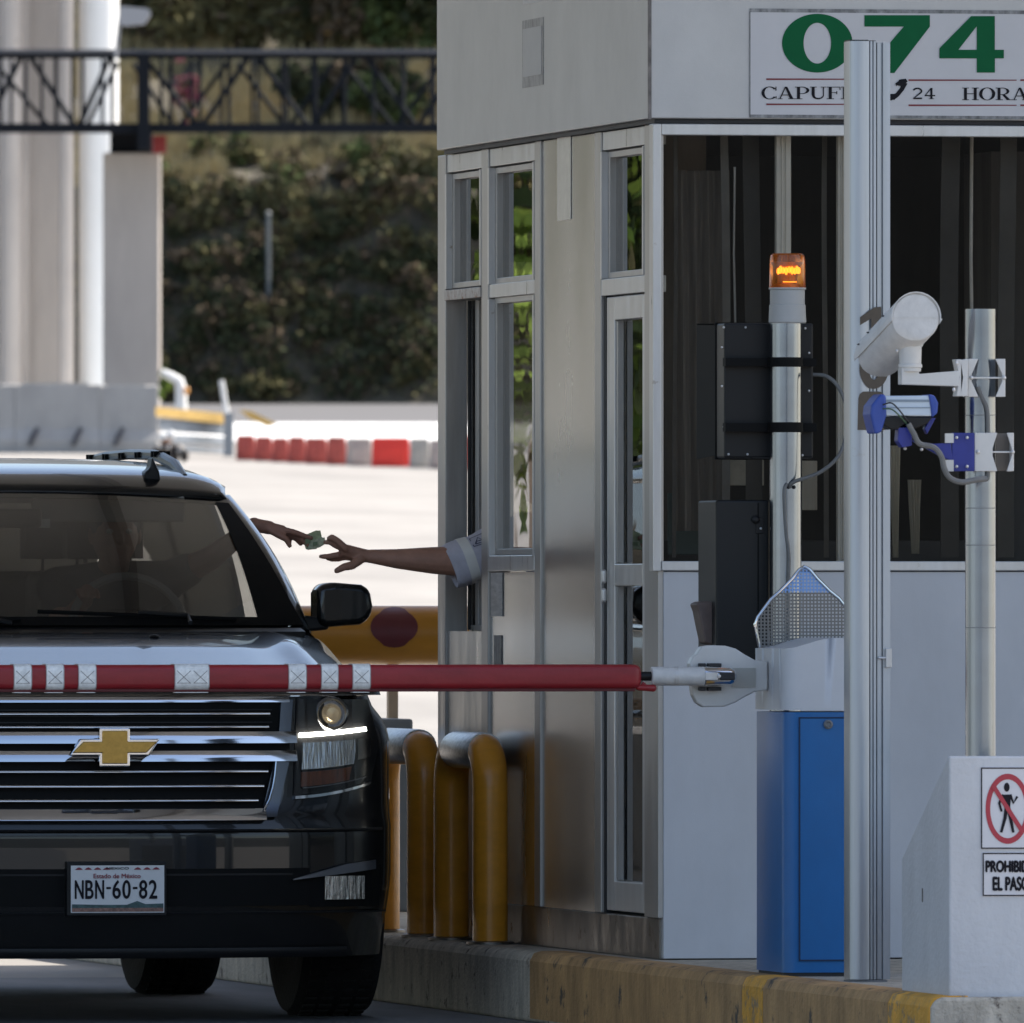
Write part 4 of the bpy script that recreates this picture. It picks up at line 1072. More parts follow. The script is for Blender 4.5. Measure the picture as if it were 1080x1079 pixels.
for fg, rr_ in zip(fing, frad):
    for i in range(3): mb.capsule(A(*fg[i]), A(*fg[i + 1]), rr_[i], rr_[i + 1])
# torso, head, legs
ch = Vector((10.27, 51.38, 1.42)); pv = Vector((10.36, 51.30, 1.06)); hc = Vector((10.20, 51.30, 1.80))
sl = Vector((10.34, 51.16, 1.50))
mb.capsule(sh, ch + Vector((0, 0, .06)), .06, .10); mb.capsule(ch + Vector((0, 0, .06)), sl, .10, .065); mb.capsule(ch, pv, .125, .13)
mb.capsule(ch + Vector((0, 0, .12)), hc - Vector((0, 0, .08)), .06, .052); head(mb, hc, Vector((-1, 0, 0)))
mb.capsule(sl, Vector((10.36, 51.04, 1.24)), .052, .042); mb.capsule(Vector((10.36, 51.04, 1.24)), Vector((10.22, 51.0, 1.12)), .042, .03); mb.capsule(Vector((10.22, 51.0, 1.12)), Vector((10.16, 51.0, 1.10)), .034, .025)
for k in range(4): mb.capsule(Vector((10.16, 50.97 + .02 * k, 1.10)), Vector((10.09, 50.965 + .022 * k, 1.09)), .010, .0075)
mb.capsule(Vector((10.18, 51.03, 1.11)), Vector((10.13, 51.07, 1.12)), .012, .009)
for s_ in (-1, 1):
    mb.capsule(pv + Vector((0, .09 * s_, -.02)), Vector((10.34, 51.30 + .11 * s_, .78)), .092, .062); mb.capsule(Vector((10.34, 51.30 + .11 * s_, .78)), Vector((10.38, 51.30 + .11 * s_, .43)), .06, .042)
    mb.capsule(Vector((10.38, 51.30 + .11 * s_, .42)), Vector((10.24, 51.30 + .12 * s_, .41)), .038, .032)
ab = obj('body', mb, M_skin, att); remesh(ab, .0042, 4, .5)
# nails
mb = MB()
for fg, r_ in zip(fing, (.0075, .0075, .0072, .0065, .009)):
    p = A(*fg[3]); q = A(*fg[2]); d_ = (p - q).normalized(); up = Vector((0, -1, .6)).normalized()
    mb.ell(p + up * r_ * .72 - d_ * .001, (.006, .003, .0045), 10, 6)
obj('nails', mb, M_nail, att, smooth=True)
person_face(att, hc, Vector((-1, 0, 0)))
# shirt: sleeve flaring towards its hem, body and second sleeve
mb = MB()
hem = A(474.5, 599); d_ = (A(512, 586) - hem).normalized()
def slv(u, v, o_=0):
    c0 = A(474.5, 598.5).lerp(A(560, 566), v); ax = (A(560, 566) - A(474.5, 598.5)).normalized(); q = Vector((0, 1, 0)); n_ = ax.cross(q)
    a = 2 * pi * u; r_ = .074 * (1 - v) + .088 * v + .003 * sin(5 * a + 4 * v) * (1 - v) - o_
    r_ += .004 * sin(14 * v + 2 * a)
    return c0 + (n_ * cos(a) + q * sin(a) * .85) * r_
V0 = mb.grid(lambda u, v: slv(u, v), 40, 16, closeu=True); V1 = mb.grid(lambda u, v: slv(u, v, .004), 40, 16, closeu=True)
for i in range(40): mb.face([V0[i][0], V1[i][0], V1[(i + 1) % 40][0], V0[(i + 1) % 40][0]])
sleeve = obj('shirt_sleeve', mb, M_shirt, att, smooth=True, angle=180)
mb = MB()
mb.grid(lambda u, v: slv(u, .165 + .115 * v, -.0018), 40, 3, closeu=True); obj('sleeve_stripe', mb, mat('stripe_white', (.85, .82, .78), .7), sleeve, smooth=True)
mb = MB()   # printed emblem
def onsl(u, v): return slv(u, v, -.0022)
U0 = .06
for P in (ribbon([(0, 0), (.5, 1), (1, 0), (0, 0)], .14) + ribbon([(-.25, -.25), (1.25, -.25), (1.25, 1.25), (-.25, 1.25), (-.25, -.25)], .09) + ribbon([(.25, .35), (.75, .35)], .12)):
    vs = [mb.bm.verts.new(onsl(.845 + .062 * p[1], .335 + .12 * p[0])) for p in P]; mb.face(vs)
obj('sleeve_emblem', mb, M_navy, sleeve)
mb = MB()
mb.capsule(sh + Vector((-.02, 0, 0)), ch + Vector((0, 0, .06)), .085, .125); mb.capsule(ch + Vector((0, 0, .06)), sl, .125, .085); mb.capsule(ch, pv + Vector((0, 0, .04)), .145, .148); mb.capsule(sl, Vector((10.355, 51.06, 1.32)), .075, .062)
so_ = obj('shirt', mb, M_shirt, att); remesh(so_, .009, 4)
mb = MB()
mb.capsule(pv, pv - Vector((0, 0, .04)), .150, .145)
for s_ in (-1, 1):
    mb.capsule(pv + Vector((0, .09 * s_, -.02)), Vector((10.34, 51.30 + .11 * s_, .78)), .105, .078); mb.capsule(Vector((10.34, 51.30 + .11 * s_, .78)), Vector((10.38, 51.30 + .11 * s_, .47)), .078, .062)
tr_ = obj('trousers', mb, M_navy, att); remesh(tr_, .01, 3)

# driver, right hand side of the picture, arm out of the side window
DY = 51.55
def D(px, py, dy=0.0): return WY(px, py, DY + dy)
drv = thing('person', 'driver in dark shirt holding a banknote out of the car window', 'person', (CX + .42, CY + 2.45, .9))
mb = MB()
shd = Vector((CX + .60, CY + 2.50, 1.42)); eld = Vector((CX + .74, CY + 2.38, 1.50)); wrd = D(268, 553)
mb.capsule(shd, eld, .052, .042); mb.capsule(eld, wrd, .042, .024)
for a, b, r0, r1 in (((268, 553.5), (284, 556.5), .023, .0235), ((276, 555), (298, 558, -.018), .021, .0135), ((276, 556), (297, 561.5, .016), .021, .0135), ((280, 556), (298, 560), .022, .015)):
    mb.capsule(D(*a), D(*b), r0, r1)
df = [[(297, 558.5, -.02), (309, 561, -.022), (318, 564, -.02), (328, 567.5, -.014)],
      [(298, 559.5, -.004), (310, 563.5, -.004), (318, 569, -.004), (325.5, 576, -.004)],
      [(297, 561, .010), (307, 566, .012), (312, 568, .012), (317, 574, .010)],
      [(296, 562, .024), (302, 566, .026), (304, 569, .026), (306, 573, .024)],
      [(285, 559, -.018), (296, 565.5, -.028), (302, 568.5, -.030), (305.5, 575.5, -.030)]]
dr = [(.011, .0105, .0095, .008), (.011, .0105, .0095, .0075), (.0105, .010, .009, .0072), (.0095, .009, .008, .0065), (.0135, .012, .0105, .0085)]
for fg, rr_ in zip(df, dr):
    for i in range(3): mb.capsule(D(*fg[i]), D(*fg[i + 1]), rr_[i], rr_[i + 1])
chd = Vector((CX + .42, CY + 2.50, 1.28)); hd_ = Vector((CX + .42, CY + 2.42, 1.585))
mb.capsule(shd, chd + Vector((0, 0, .10)), .062, .10); mb.capsule(chd + Vector((0, 0, .10)), Vector((CX + .24, CY + 2.50, 1.40)), .10, .062); mb.capsule(chd, Vector((CX + .42, CY + 2.48, 1.0)), .125, .13)
mb.capsule(chd + Vector((0, 0, .15)), hd_ - Vector((0, 0, .09)), .058, .052); head(mb, hd_, Vector((0, -1, 0)))
s2_ = Vector((CX + .24, CY + 2.50, 1.40)); e2_ = Vector((CX + .22, CY + 2.30, 1.27)); w2_ = Vector((CX + .26, CY + 2.08, 1.36))
mb.capsule(s2_, e2_, .05, .04); mb.capsule(e2_, w2_, .04, .026); mb.capsule(w2_, w2_ + Vector((.0, -.05, .03)), .030, .024)
for k in range(4): mb.capsule(w2_ + Vector((-.03 + .02 * k, -.05, .03)), w2_ + Vector((-.025 + .02 * k, -.075, .01)), .010, .008)
for s_ in (-1, 1): mb.capsule(Vector((CX + .42 + .09 * s_, CY + 2.46, 1.0)), Vector((CX + .42 + .12 * s_, CY + 2.05, 1.02)), .09, .07); mb.capsule(Vector((CX + .42 + .12 * s_, CY + 2.05, 1.02)), Vector((CX + .42 + .12 * s_, CY + 1.85, .7)), .065, .05)
db = obj('body', mb, M_skin2, drv); remesh(db, .0042, 4)
mb = MB()
for fg, r_ in zip(df[:1] + df[4:], (.008, .0085)):
    p = D(*fg[3]); mb.ell(p + Vector((0, -.6, .7)).normalized() * r_ * .75, (.0055, .0045, .003), 10, 6)
obj('nails', mb, M_nail, drv, smooth=True)
person_face(drv, hd_, Vector((0, -1, 0)))
mb = MB(); mb.capsule(shd, chd + Vector((0, 0, .10)), .075, .118); mb.capsule(chd + Vector((0, 0, .10)), s2_, .118, .075); mb.capsule(chd, Vector((CX + .42, CY + 2.48, 1.02)), .142, .145); mb.capsule(shd, shd.lerp(eld, .5), .066, .06); mb.capsule(s2_, s2_.lerp(e2_, .6), .066, .058)
so_ = obj('shirt', mb, M_dshirt, drv); remesh(so_, .009, 4)
# banknote between the two hands
bk = thing('banknote', 'folded green banknote held between two outstretched hands', 'banknote', D(331, 580))
mb = MB()
def nt_(P, dy0, dy1):
    a = [D(x, y, dy0 + (dy1 - dy0) * (x - 318) / 26) for x, y in P]; mb.prism(a, (0, .0015, 0))
nt_([(318.5, 566), (327, 562), (333, 559.5), (338, 559.5), (340, 569), (334, 579), (325, 580), (322.5, 579)], -.012, .01)
obj('note_sheet', mb, M_note, bk)
mb = MB(); nt_([(328, 570), (336, 568), (337, 566.5), (342.5, 567), (343.5, 573.5), (337, 577.5), (324, 579.5)], -.016, -.002)
obj('note_fold', mb, mat('note_pale', (.62, .66, .46), .7, var=.35, vscale=(90, 90, 90)), bk)
mb = MB()
for P in ((322, 568, 327, 574), (330, 572, 335, 576)):
    a = [D(x, y, -.0185) for x, y in ((P[0], P[1]), (P[2], P[1] - 1), (P[2], P[3] - 1), (P[0], P[3]))]; mb.prism(a, (0, .001, 0))
obj('note_print', mb, mat('note_dark', (.25, .32, .18), .7), bk)

# ================================================================= BARRIER GATE
GY = 46.06; GX0 = XatY(827, GY); GX1 = GX0 + .285; GYB = GY + .43
gate = thing('barrier_gate', 'boom gate with blue cabinet, white head and lowered red boom', 'barrier', ((GX0 + GX1) / 2, GY + .2, IZ))
dG = dep(GX0, GY)
z_b = Zat(749, dG); z_t = Zat(673, dG)
def rrect(x0, x1, y0, y1, r=.035, n=5):
    P = []
    for cx, cy, a0 in ((x1 - r, y0 + r, -90), (x1 - r, y1 - r, 0), (x0 + r, y1 - r, 90), (x0 + r, y0 + r, 180)):
        P += arc(cx, cy, r, r, a0, a0 + 90, n)
    return P
mb = MB(); mb.prism([(x, y, IZ + .012) for x, y in rrect(GX0, GX1, GY, GYB)], (0, 0, z_b - .006 - IZ - .012)); obj('cabinet', mb, M_blue, gate, smooth=True)
mb = MB(); mb.prism([(x, y, IZ) for x, y in rrect(GX0 + .005, GX1 - .005, GY + .005, GYB - .005)], (0, 0, .012)); obj('cabinet_foot', mb, M_dark, gate)
mb = MB(); mb.box((GX0 + .048, GY - .003, IZ + .05), (GX1 - .02, GY + .001, z_b - .025)); dr_ = obj('cabinet_door', mb, M_blue, gate, bevel=.001)
mb = MB()
e = .0022
for a, b in (((GX0 + .046, GY - .0010, IZ + .047), (GX0 + .049, GY - .0002, z_b - .022)), ((GX0 + .046, GY - .0012, IZ + .047), (GX1 - .018, GY - .0002, IZ + .051)), ((GX0 + .046, GY - .0012, z_b - .0245), (GX1 - .018, GY - .0002, z_b - .021))):
    mb.box((a[0] - .001, a[1] - .0035, a[2]), (b[0] + .0, b[1], b[2]))
obj('door_gap', mb, mat('blue_gap', (.004, .02, .06), .6), gate)
mb = MB(); c = WY(873, 764, GY); mb.lathe([(.014, .0), (.014, -.006), (.009, -.009), (.006, -.006)], (c.x, GY - .003, c.z), 'y', 20); obj('lock', mb, M_grey, dr_, smooth=True)
# white head: top edge rises from the arm side in a curve
mb = MB()
def headtop(x, y):
    q = sm(x, GX0 + .0, GX0 + .15); return Zat(684, dG) + (z_t - Zat(684, dG)) * q
P = rrect(GX0 - .004, GX1 + .004, GY - .004, GYB + .004, .04, 6)
vb = [mb.bm.verts.new((x, y, z_b)) for x, y in P]; 
# densify
PP = []
for i in range(len(P)):
    a = P[i]; b = P[(i + 1) % len(P)]; L = sqrt((a[0] - b[0]) ** 2 + (a[1] - b[1]) ** 2); n = max(1, int(L / .02))
    for k in range(n): PP.append((a[0] + (b[0] - a[0]) * k / n, a[1] + (b[1] - a[1]) * k / n))
for v in vb: mb.bm.verts.remove(v)
vb = [mb.bm.verts.new((x, y, z_b)) for x, y in PP]; vt = [mb.bm.verts.new((x, y, headtop(x, y))) for x, y in PP]
for i in range(len(PP)): mb.face([vb[i], vb[(i + 1) % len(PP)], vt[(i + 1) % len(PP)], vt[i]])
mb.face(vb[::-1])
# lid as a grid
def lid(u, v):
    x = GX0 - .004 + (GX1 - GX0 + .008) * u; y = GY - .004 + (GYB - GY + .008) * v
    r = .04; x0, x1 = GX0 - .004, GX1 + .004; y0, y1 = GY - .004, GYB + .004
    ex = max(0, r - (x - x0), r - (x1 - x)); ey_ = r - sqrt(max(0, r * r - ex * ex))
    y = min(max(y, y0 + ey_), y1 - ey_)
    return Vector((x, y, headtop(x, y)))
mb.grid(lid, 30, 12)
bmesh.ops.remove_doubles(mb.bm, verts=mb.bm.verts, dist=.0008)
obj('head_cover', mb, M_whitec, gate, smooth=True, angle=50)
# perforated guard on top, framed by a tube
MY = GYB - .05
def Mq(px, py): return WY(px, py, MY)
arch = [(801, 683), (797.5, 664), (796.5, 658), (799, 651), (813, 632), (822, 624), (835, 611), (843, 601), (848.5, 597.5), (854, 600.5), (862, 610), (875, 623), (885, 631), (893, 641), (897, 650), (898, 658), (896, 672), (895, 683)]
mb = MB(); mb.tube([Mq(*p) for p in arch], .0055, 10); guard = obj('guard_frame', mb, M_chrome, gate, smooth=True)
def inside(px, py):
    n = len(arch); c = False
    for i in range(n):
        x0, y0 = arch[i]; x1, y1 = arch[(i + 1) % n]
        if (y0 > py) != (y1 > py) and px < (x1 - x0) * (py - y0) / (y1 - y0) + x0: c = not c
    return c
mbs = {0: MB(), 1: MB()}
pitch = 3.7
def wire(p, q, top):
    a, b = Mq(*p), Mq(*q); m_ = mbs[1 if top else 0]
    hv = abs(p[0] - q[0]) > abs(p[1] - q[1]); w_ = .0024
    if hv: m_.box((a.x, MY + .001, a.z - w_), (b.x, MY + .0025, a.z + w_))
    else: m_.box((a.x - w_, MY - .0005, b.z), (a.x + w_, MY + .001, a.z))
k = 0
x = 799.0
while x < 897:
    ys = [y * .5 for y in range(1190, 1366) if inside(x, y * .5)]
    if ys:
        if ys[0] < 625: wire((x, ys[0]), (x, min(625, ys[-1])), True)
        if ys[-1] > 625: wire((x, max(625, ys[0])), (x, ys[-1]), False)
    x += pitch
y = 600.0
while y < 684:
    xs = [q * .5 for q in range(1590, 1800) if inside(q * .5, y)]
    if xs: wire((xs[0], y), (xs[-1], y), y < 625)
    y += pitch
obj('perforated_guard', mbs[0], M_mesh, gate); obj('guard_tip', mbs[1], M_skytint, gate)  # guard tip: the sky's reflection on the steel is put into its colour
# pivot flange and boom
FY = GY + .20
def Fq(px, py, Y=None): return WY(px, py, Y or FY)
P = [(740, 682), (748, 680.5), (765, 681), (776, 684), (786, 690.5), (796, 696), (810, 698), (810, 728), (796, 730), (786, 735), (776, 741), (764, 745.5), (742, 746), (735, 741), (731, 733), (728, 714), (727.5, 700), (731, 693), (735, 690)]
mb = MB(); mb.prism([Fq(*p) for p in P], (0, .05, 0)); fl = obj('pivot_flange', mb, M_white, gate, bevel=.006, seg=3)
mb = MB(); mb.prism([Fq(772, 704.5, FY - .003), Fq(797, 704.5, FY - .003), Fq(797, 725, FY - .003), Fq(772, 725, FY - .003)], (0, .02, 0)); obj('flange_strap', mb, mat('flange_strap', (.40, .39, .35), .5), fl)
mb = MB()
for y0, y1 in ((699.5, 703.5), (724.5, 728.5)):
    for x0, x1 in ((736, 742.5), (745, 759)):
        a, b = Fq(x0, y1), Fq(x1, y0); mb.box((a.x, FY - .03, a.z), (b.x, FY, b.z))
objs('clamp_jaw', mb, M_dark, fl, bevel=.002)
BYY = FY - .045
def Bq(px, py): return WY(px, py, BYY)
zc = Bq(714, 713.2).z
def bx(px): return XatY(px, BYY)
mb = MB()
mb.capsule((bx(744), BYY, zc), (bx(768), BYY, zc), .029, .027, 20)
fk = obj('fork_head', mb, M_chrome, gate, smooth=True)
mb = MB(); mb.box((bx(757), BYY - .034, zc - .012), (bx(773), BYY - .018, zc + .012)); obj('fork_slot', mb, M_dark, fk, bevel=.004)
mb = MB(); mb.box((bx(742), BYY - .032, zc - .012), (bx(755), BYY - .024, zc + .012)); mb.tube([(bx(756), BYY - .036, zc), (bx(756), BYY + .03, zc)], .006, 10); obj('fork_pin', mb, M_aluw, fk, bevel=.002)
mb = MB(); mb.tube([(bx(686.5), BYY, zc), (bx(743), BYY, zc)], .0285, 24); ws_ = obj('boom_socket', mb, M_whitep, gate, smooth=True, bevel=.003)
mb = MB()
for x in (710, 713): mb.tube([(bx(x), BYY, zc), (bx(x + .8), BYY, zc)], .0289, 24)
obj('socket_mark', mb, M_stk, ws_, smooth=True)
mb = MB(); mb.tube([(bx(674), BYY, zc), (bx(688), BYY, zc)], .014, 14); obj('boom_rod', mb, M_blk, gate, smooth=True)
# boom cover: rounded rectangular section along X
BH0 = .0385
def bsec(s_=1.0, oh=0):
    P = []
    for cx, cz, a0 in ((.022, .018, 0), (-.022, .018, 90), (-.022, -.020, 180), (.022, -.020, 270)):
        for i in range(5):
            a = radians(a0 + 22.5 * i); P.append(((cx + (.020 + oh) * cos(a)) * s_, (cz + (.018 + oh) * sin(a)) * s_))
    return P
def bsweep(mb, xs, ss, oh=0):
    rings = [[mb.bm.verts.new((x, BYY + p[0], zc + p[1])) for p in bsec(s_, oh)] for x, s_ in zip(xs, ss)]
    n = len(rings[0])
    for i in range(len(rings) - 1):
        for k in range(n): mb.face([rings[i][k], rings[i][(k + 1) % n], rings[i + 1][(k + 1) % n], rings[i + 1][k]])
    mb.face(rings[0]); mb.face(rings[-1][::-1])
BXE = 6.45
mb = MB()
xs = [BXE - .01, BXE] + [BXE + (bx(664) - BXE) * i / 60 for i in range(1, 61)] + [bx(668), bx(671.5), bx(673.5), bx(674.8)]
ss = [.8, 1] + [1 + .012 * mnoise.noise(Vector((i * .7, 0, 0))) for i in range(60)] + [.97, .88, .72, .45]
bsweep(mb, xs, ss); boom = obj('boom', mb, M_red, gate, smooth=True, angle=60)
mb = MB(); mb.box((BXE, BYY - .030, zc - .0455), (bx(668), BYY + .02, zc - .036)); obj('boom_seam', mb, M_redd, boom, bevel=.002)
mb = MB(); mb.capsule((bx(672), BYY - .02, zc - .034), (bx(688), BYY - .01, zc - .036), .009, .011, 10); mb.tube([(bx(676), BYY - .012, zc - .02), (bx(683), BYY - .01, zc - .036)], .006, 8); obj('boom_strap_end', mb, M_red, boom, smooth=True)
bands = [(13, 30.5), (47, 64.5), (81, 98.5), (182.5, 217.5), (302.5, 320), (337, 353.5), (370, 387.5), (-152, -118), (-50, -33), (-84, -67), (-118, -101)]
for a, b in bands[:7] + [(-40, -5), (-160, -142), (-126, -108), (-260, -225), (-360, -342)]:
    x0, x1 = bx(a), bx(b); mb = MB(); bsweep(mb, [x0, x1], [1, 1], .0022); tp = obj('reflective_band', mb, M_tape, boom, smooth=True, angle=60)
    mb = MB(); yf = BYY - .022 - .0222 - .0009
    z0, z1 = zc - .020, zc + .018
    hz0, hz1 = zc - .034, zc + .032
    def qd(p, q, w_):
        d_ = Vector((q[0] - p[0], 0, q[1] - p[1])).normalized(); n_ = Vector((-d_.z, 0, d_.x)) * w_ / 2
        A0 = Vector((p[0], yf, p[1])); B0 = Vector((q[0], yf, q[1])); mb.prism([A0 + n_, A0 - n_, B0 - n_, B0 + n_], (0, .0015, 0))
    cells = [(x0, x1)] if b - a < 25 else [(x0, (x0 + x1) / 2), ((x0 + x1) / 2, x1)]
    for c0, c1 in cells:
        m_ = .0045
        qd((c0 + m_, z0), (c1 - m_, z1), .0016); qd((c0 + m_, z1), (c1 - m_, z0), .0016)
        qd((c0 + m_, z0 + .001), (c1 - m_, z0 + .001), .0014)
    obj('stitching', mb, M_line, tp)
    mb = MB()
    for xx_ in (x0 - .0025, x1 + .0005): bsweep(mb, [xx_, xx_ + .002], [1, 1], .0028)
    obj('band_edge', mb, mat('band_edge', (.45, .38, .36), .6), tp)
    mb = MB(); mb.box((x0, BYY - .034, zc - .048), (x1, BYY + .005, zc - .0462)); obj('band_tab', mb, M_tape, tp)

# ================================================================= TALL COLUMN
QY = 45.35; 
q0, q1 = XatY(896.5, QY), XatY(939.5, QY); dQ = dep(q0, QY)
zq0, zq1 = IZ, Zat(43, dQ)
colm = thing('aluminium_column', 'tall grooved aluminium column reaching up in front of the sign', 'column', ((q0 + q1) / 2, QY + .04, IZ))
def px2(px): return XatY(px, QY)
mb = MB()
P = [(px2(925), QY + .09), (px2(897), QY + .09), (px2(896.8), QY + .03), (px2(897.5), QY + .014), (px2(900), QY + .005), (px2(904), QY), (px2(909), QY - .002), (px2(914), QY), (px2(916.8), QY + .002),
     (px2(917.2), QY + .014), (px2(918), QY + .014), (px2(918.2), QY + .003), (px2(920.2), QY + .003), (px2(920.4), QY + .016), (px2(921.6), QY + .016), (px2(921.8), QY + .005), (px2(924.5), QY + .005), (px2(925), QY + .02)]
mb.prism([(x, y, zq0 + .008) for x, y in P], (0, 0, zq1 - zq0 - .008)); obj('front_profile', mb, M_col, colm, smooth=True, angle=30)
mb = MB()
P = [(px2(926), QY + .01), (px2(929.8), QY + .01), (px2(930), QY + .022), (px2(931.8), QY + .022), (px2(932), QY + .008), (px2(939.5), QY + .008), (px2(939.5), QY + .10), (px2(926), QY + .10)]
mb.prism([(x, y, zq0 + .008) for x, y in P], (0, 0, zq1 - .012 - zq0)); obj('rear_profile', mb, M_col, colm, smooth=True, angle=30)
mb = MB(); mb.box((q0 + .002, QY + .004, zq0), (q1 - .01, QY + .10, zq0 + .006)); obj('foot_plate', mb, M_grey, colm)
mb = MB(); mb.box((px2(897.5), QY + .012, zq1), (px2(917), QY + .088, zq1 + .004)); mb.box((px2(918), QY + .006, zq1 - .006 + .006), (px2(924), QY + .08, zq1 + .002)); obj('top_cap', mb, M_dark, colm)
mb = MB(); a, b = WY(934, 704, QY), WY(940, 684, QY); mb.box((a.x, QY - .006, a.z), (b.x, QY + .007, b.z)); mb.tube([(px2(926), QY - .004, (a.z + b.z) / 2), (px2(934), QY - .004, (a.z + b.z) / 2)], .004, 8); obj('latch', mb, M_aluw, colm, bevel=.002)
# lane number 10A in brown vinyl
def cq(px, py, k=0): p = WY(px, py, QY); p.y = QY - .0045 - .0002 * k; return p
mb = MB()
for k, Pq in enumerate([[(906.8, 334.5), (922, 324), (929.3, 323.5), (929.3, 350), (918.5, 350), (918.5, 336), (906.8, 343)], [(918.5, 349), (929.3, 349), (929.3, 353), (918.5, 353)]]):
    mb.face([mb.bm.verts.new(cq(*p, k)) for p in Pq])
for Pq in ringpoly(921.5, 388, (15.5, 22), (5.2, 12.5), 0, 360, 48): mb.face([mb.bm.verts.new(cq(*p)) for p in Pq])
Aa = [[(904, 453.5), (905, 420), (906.5, 415.5), (910, 413), (916.6, 413), (916.6, 453.5)], [(916.6, 413), (928, 413), (931.5, 415.5), (932.5, 420), (932.5, 422), (916.6, 422)], [(916.6, 432), (925, 432), (925, 441), (916.6, 441)], [(925, 422), (933, 422), (934, 453.5), (925, 453.5)]]
for k, Pq in enumerate(Aa): mb.face([mb.bm.verts.new(cq(*p, k)) for p in Pq])
obj('lane_number', mb, M_brown, colm)

# ================================================================= SIGNAL POLE
NY = 46.95
sp_ = thing('signal_pole', 'steel pole with amber beacon and black signal housing strapped on', 'signal pole', (XatY(828.5, NY), NY, IZ))
def Nq(px, py, Y=NY): return WY(px, py, Y)
xc = XatY(828.5, NY); dN = dep(xc, NY); sc = F / dN; rp = 16.8 / sc
mb = MB(); mb.tube([(xc, NY, IZ), (xc, NY, Zat(341, dN))], rp, 32); obj('pole', mb, M_pole, sp_, smooth=True)
xb = XatY(830.5, NY); 
mb = MB(); mb.lathe([(.055, 0), (.058, .004), (.056, .045), (.056, .055), (.0535, .058), (.0535, .102), (.050, .106)], (xb, NY, Zat(341, dN)), 'z', 32); bs = obj('beacon_base', mb, M_bgrey, sp_, smooth=True)
z0 = Zat(341, dN) + .106
mb = MB(); mb.lathe([(.054, 0), (.056, .004), (.0545, .09), (.052, .103), (.046, .108)], (xb, NY, z0), 'z', 40)
bl = obj('beacon_lens', mb, M_amber, sp_, smooth=True)
mb = MB(); mb.lathe([(.0555, .0), (.0575, .001), (.0575, .006), (.0555, .007)], (xb, NY, z0 - .003), 'z', 40); obj('lens_ring', mb, M_bgrey, bl, smooth=True)
mb = MB()
for k in range(9):
    a = radians(-70 + k * 17); mb.ell((xb + .026 * sin(a), NY - .026 * cos(a), z0 + .056 + .002 * ((k * 5 % 3) - 1)), (.0045, .004, .010 + .002 * (k % 2)), 8, 6)
mb.box((xb - .020, NY - .036, z0 + .020), (xb + .018, NY - .034, z0 + .023))
obj('beacon_bulb', mb, M_fil, bl)
mb = MB(); mb.lathe([(.028, 0), (.028, .015), (.02, .02), (.02, .05), (.03, .075), (.03, .08)], (xb, NY + .005, z0 + .001), 'z', 20); obj('beacon_reflector', mb, M_gold, bl, smooth=True)
# signal housing behind the pole (its back is turned to us)
a, b = Nq(764, 483, NY + .05), Nq(858, 341, NY + .05)
mb = MB(); mb.box((a.x, NY + rp + .004, a.z), (b.x, NY + rp + .12, b.z)); hs = obj('signal_housing', mb, M_blk, sp_, bevel=.006)
mb = MB(); mb.box((a.x - .004, NY + rp + .12, a.z - .004), (b.x + .004, NY + rp + .135, b.z + .004)); mb.box((Nq(745, 400).x, NY + rp + .30, a.z + .004), (b.x - .02, NY + rp + .31, b.z)) if False else None
obj('signal_door', mb, M_blkm, hs, bevel=.003)
mb = MB()
mb.prism([(a.x, NY + rp + .135, a.z + .01), (a.x, NY + rp + .135, b.z - .0), (a.x, NY + rp + .42, b.z + .005), (a.x, NY + rp + .42, a.z + .0)], (.004, 0, 0))
mb.prism([(a.x, NY + rp + .135, b.z - .004), (b.x, NY + rp + .135, b.z - .004), (b.x, NY + rp + .42, b.z + .002), (a.x, NY + rp + .42, b.z + .002)], (0, 0, .004))
obj('signal_hood', mb, M_blkm, hs)
mb = MB()
for px, py in ((767, 345), (790, 345), (853, 346), (765, 366), (765, 407), (857, 372), (857, 412), (767, 450), (853, 451), (772, 479), (792, 479), (850, 480)):
    c = Nq(px, py); mb.ell((c.x, NY + rp + .002, c.z), (.004, .003, .004), 8, 6)
objs('housing_rivet', mb, M_aluw, hs)
for y0, y1 in ((377, 387), (445.5, 456)):
    z0_, z1_ = Zat(y1, dN), Zat(y0, dN)
    mb = MB(); mb.lathe([(rp + .001, z0_), (rp + .005, z0_), (rp + .005, z1_), (rp + .001, z1_)], (xc, NY, 0), 'z', 28)
    x0 = Nq(766, 400).x; x1 = Nq(862, 400).x
    mb.box((x0, NY + .01, z0_ + .002), (xc - rp - .002, NY + rp + .003, z1_ - .002)); mb.box((xc + rp + .002, NY + .01, z0_ + .002), (x1, NY + rp + .003, z1_ - .002))
    obj('pole_strap', mb, M_blkm, sp_, smooth=True)
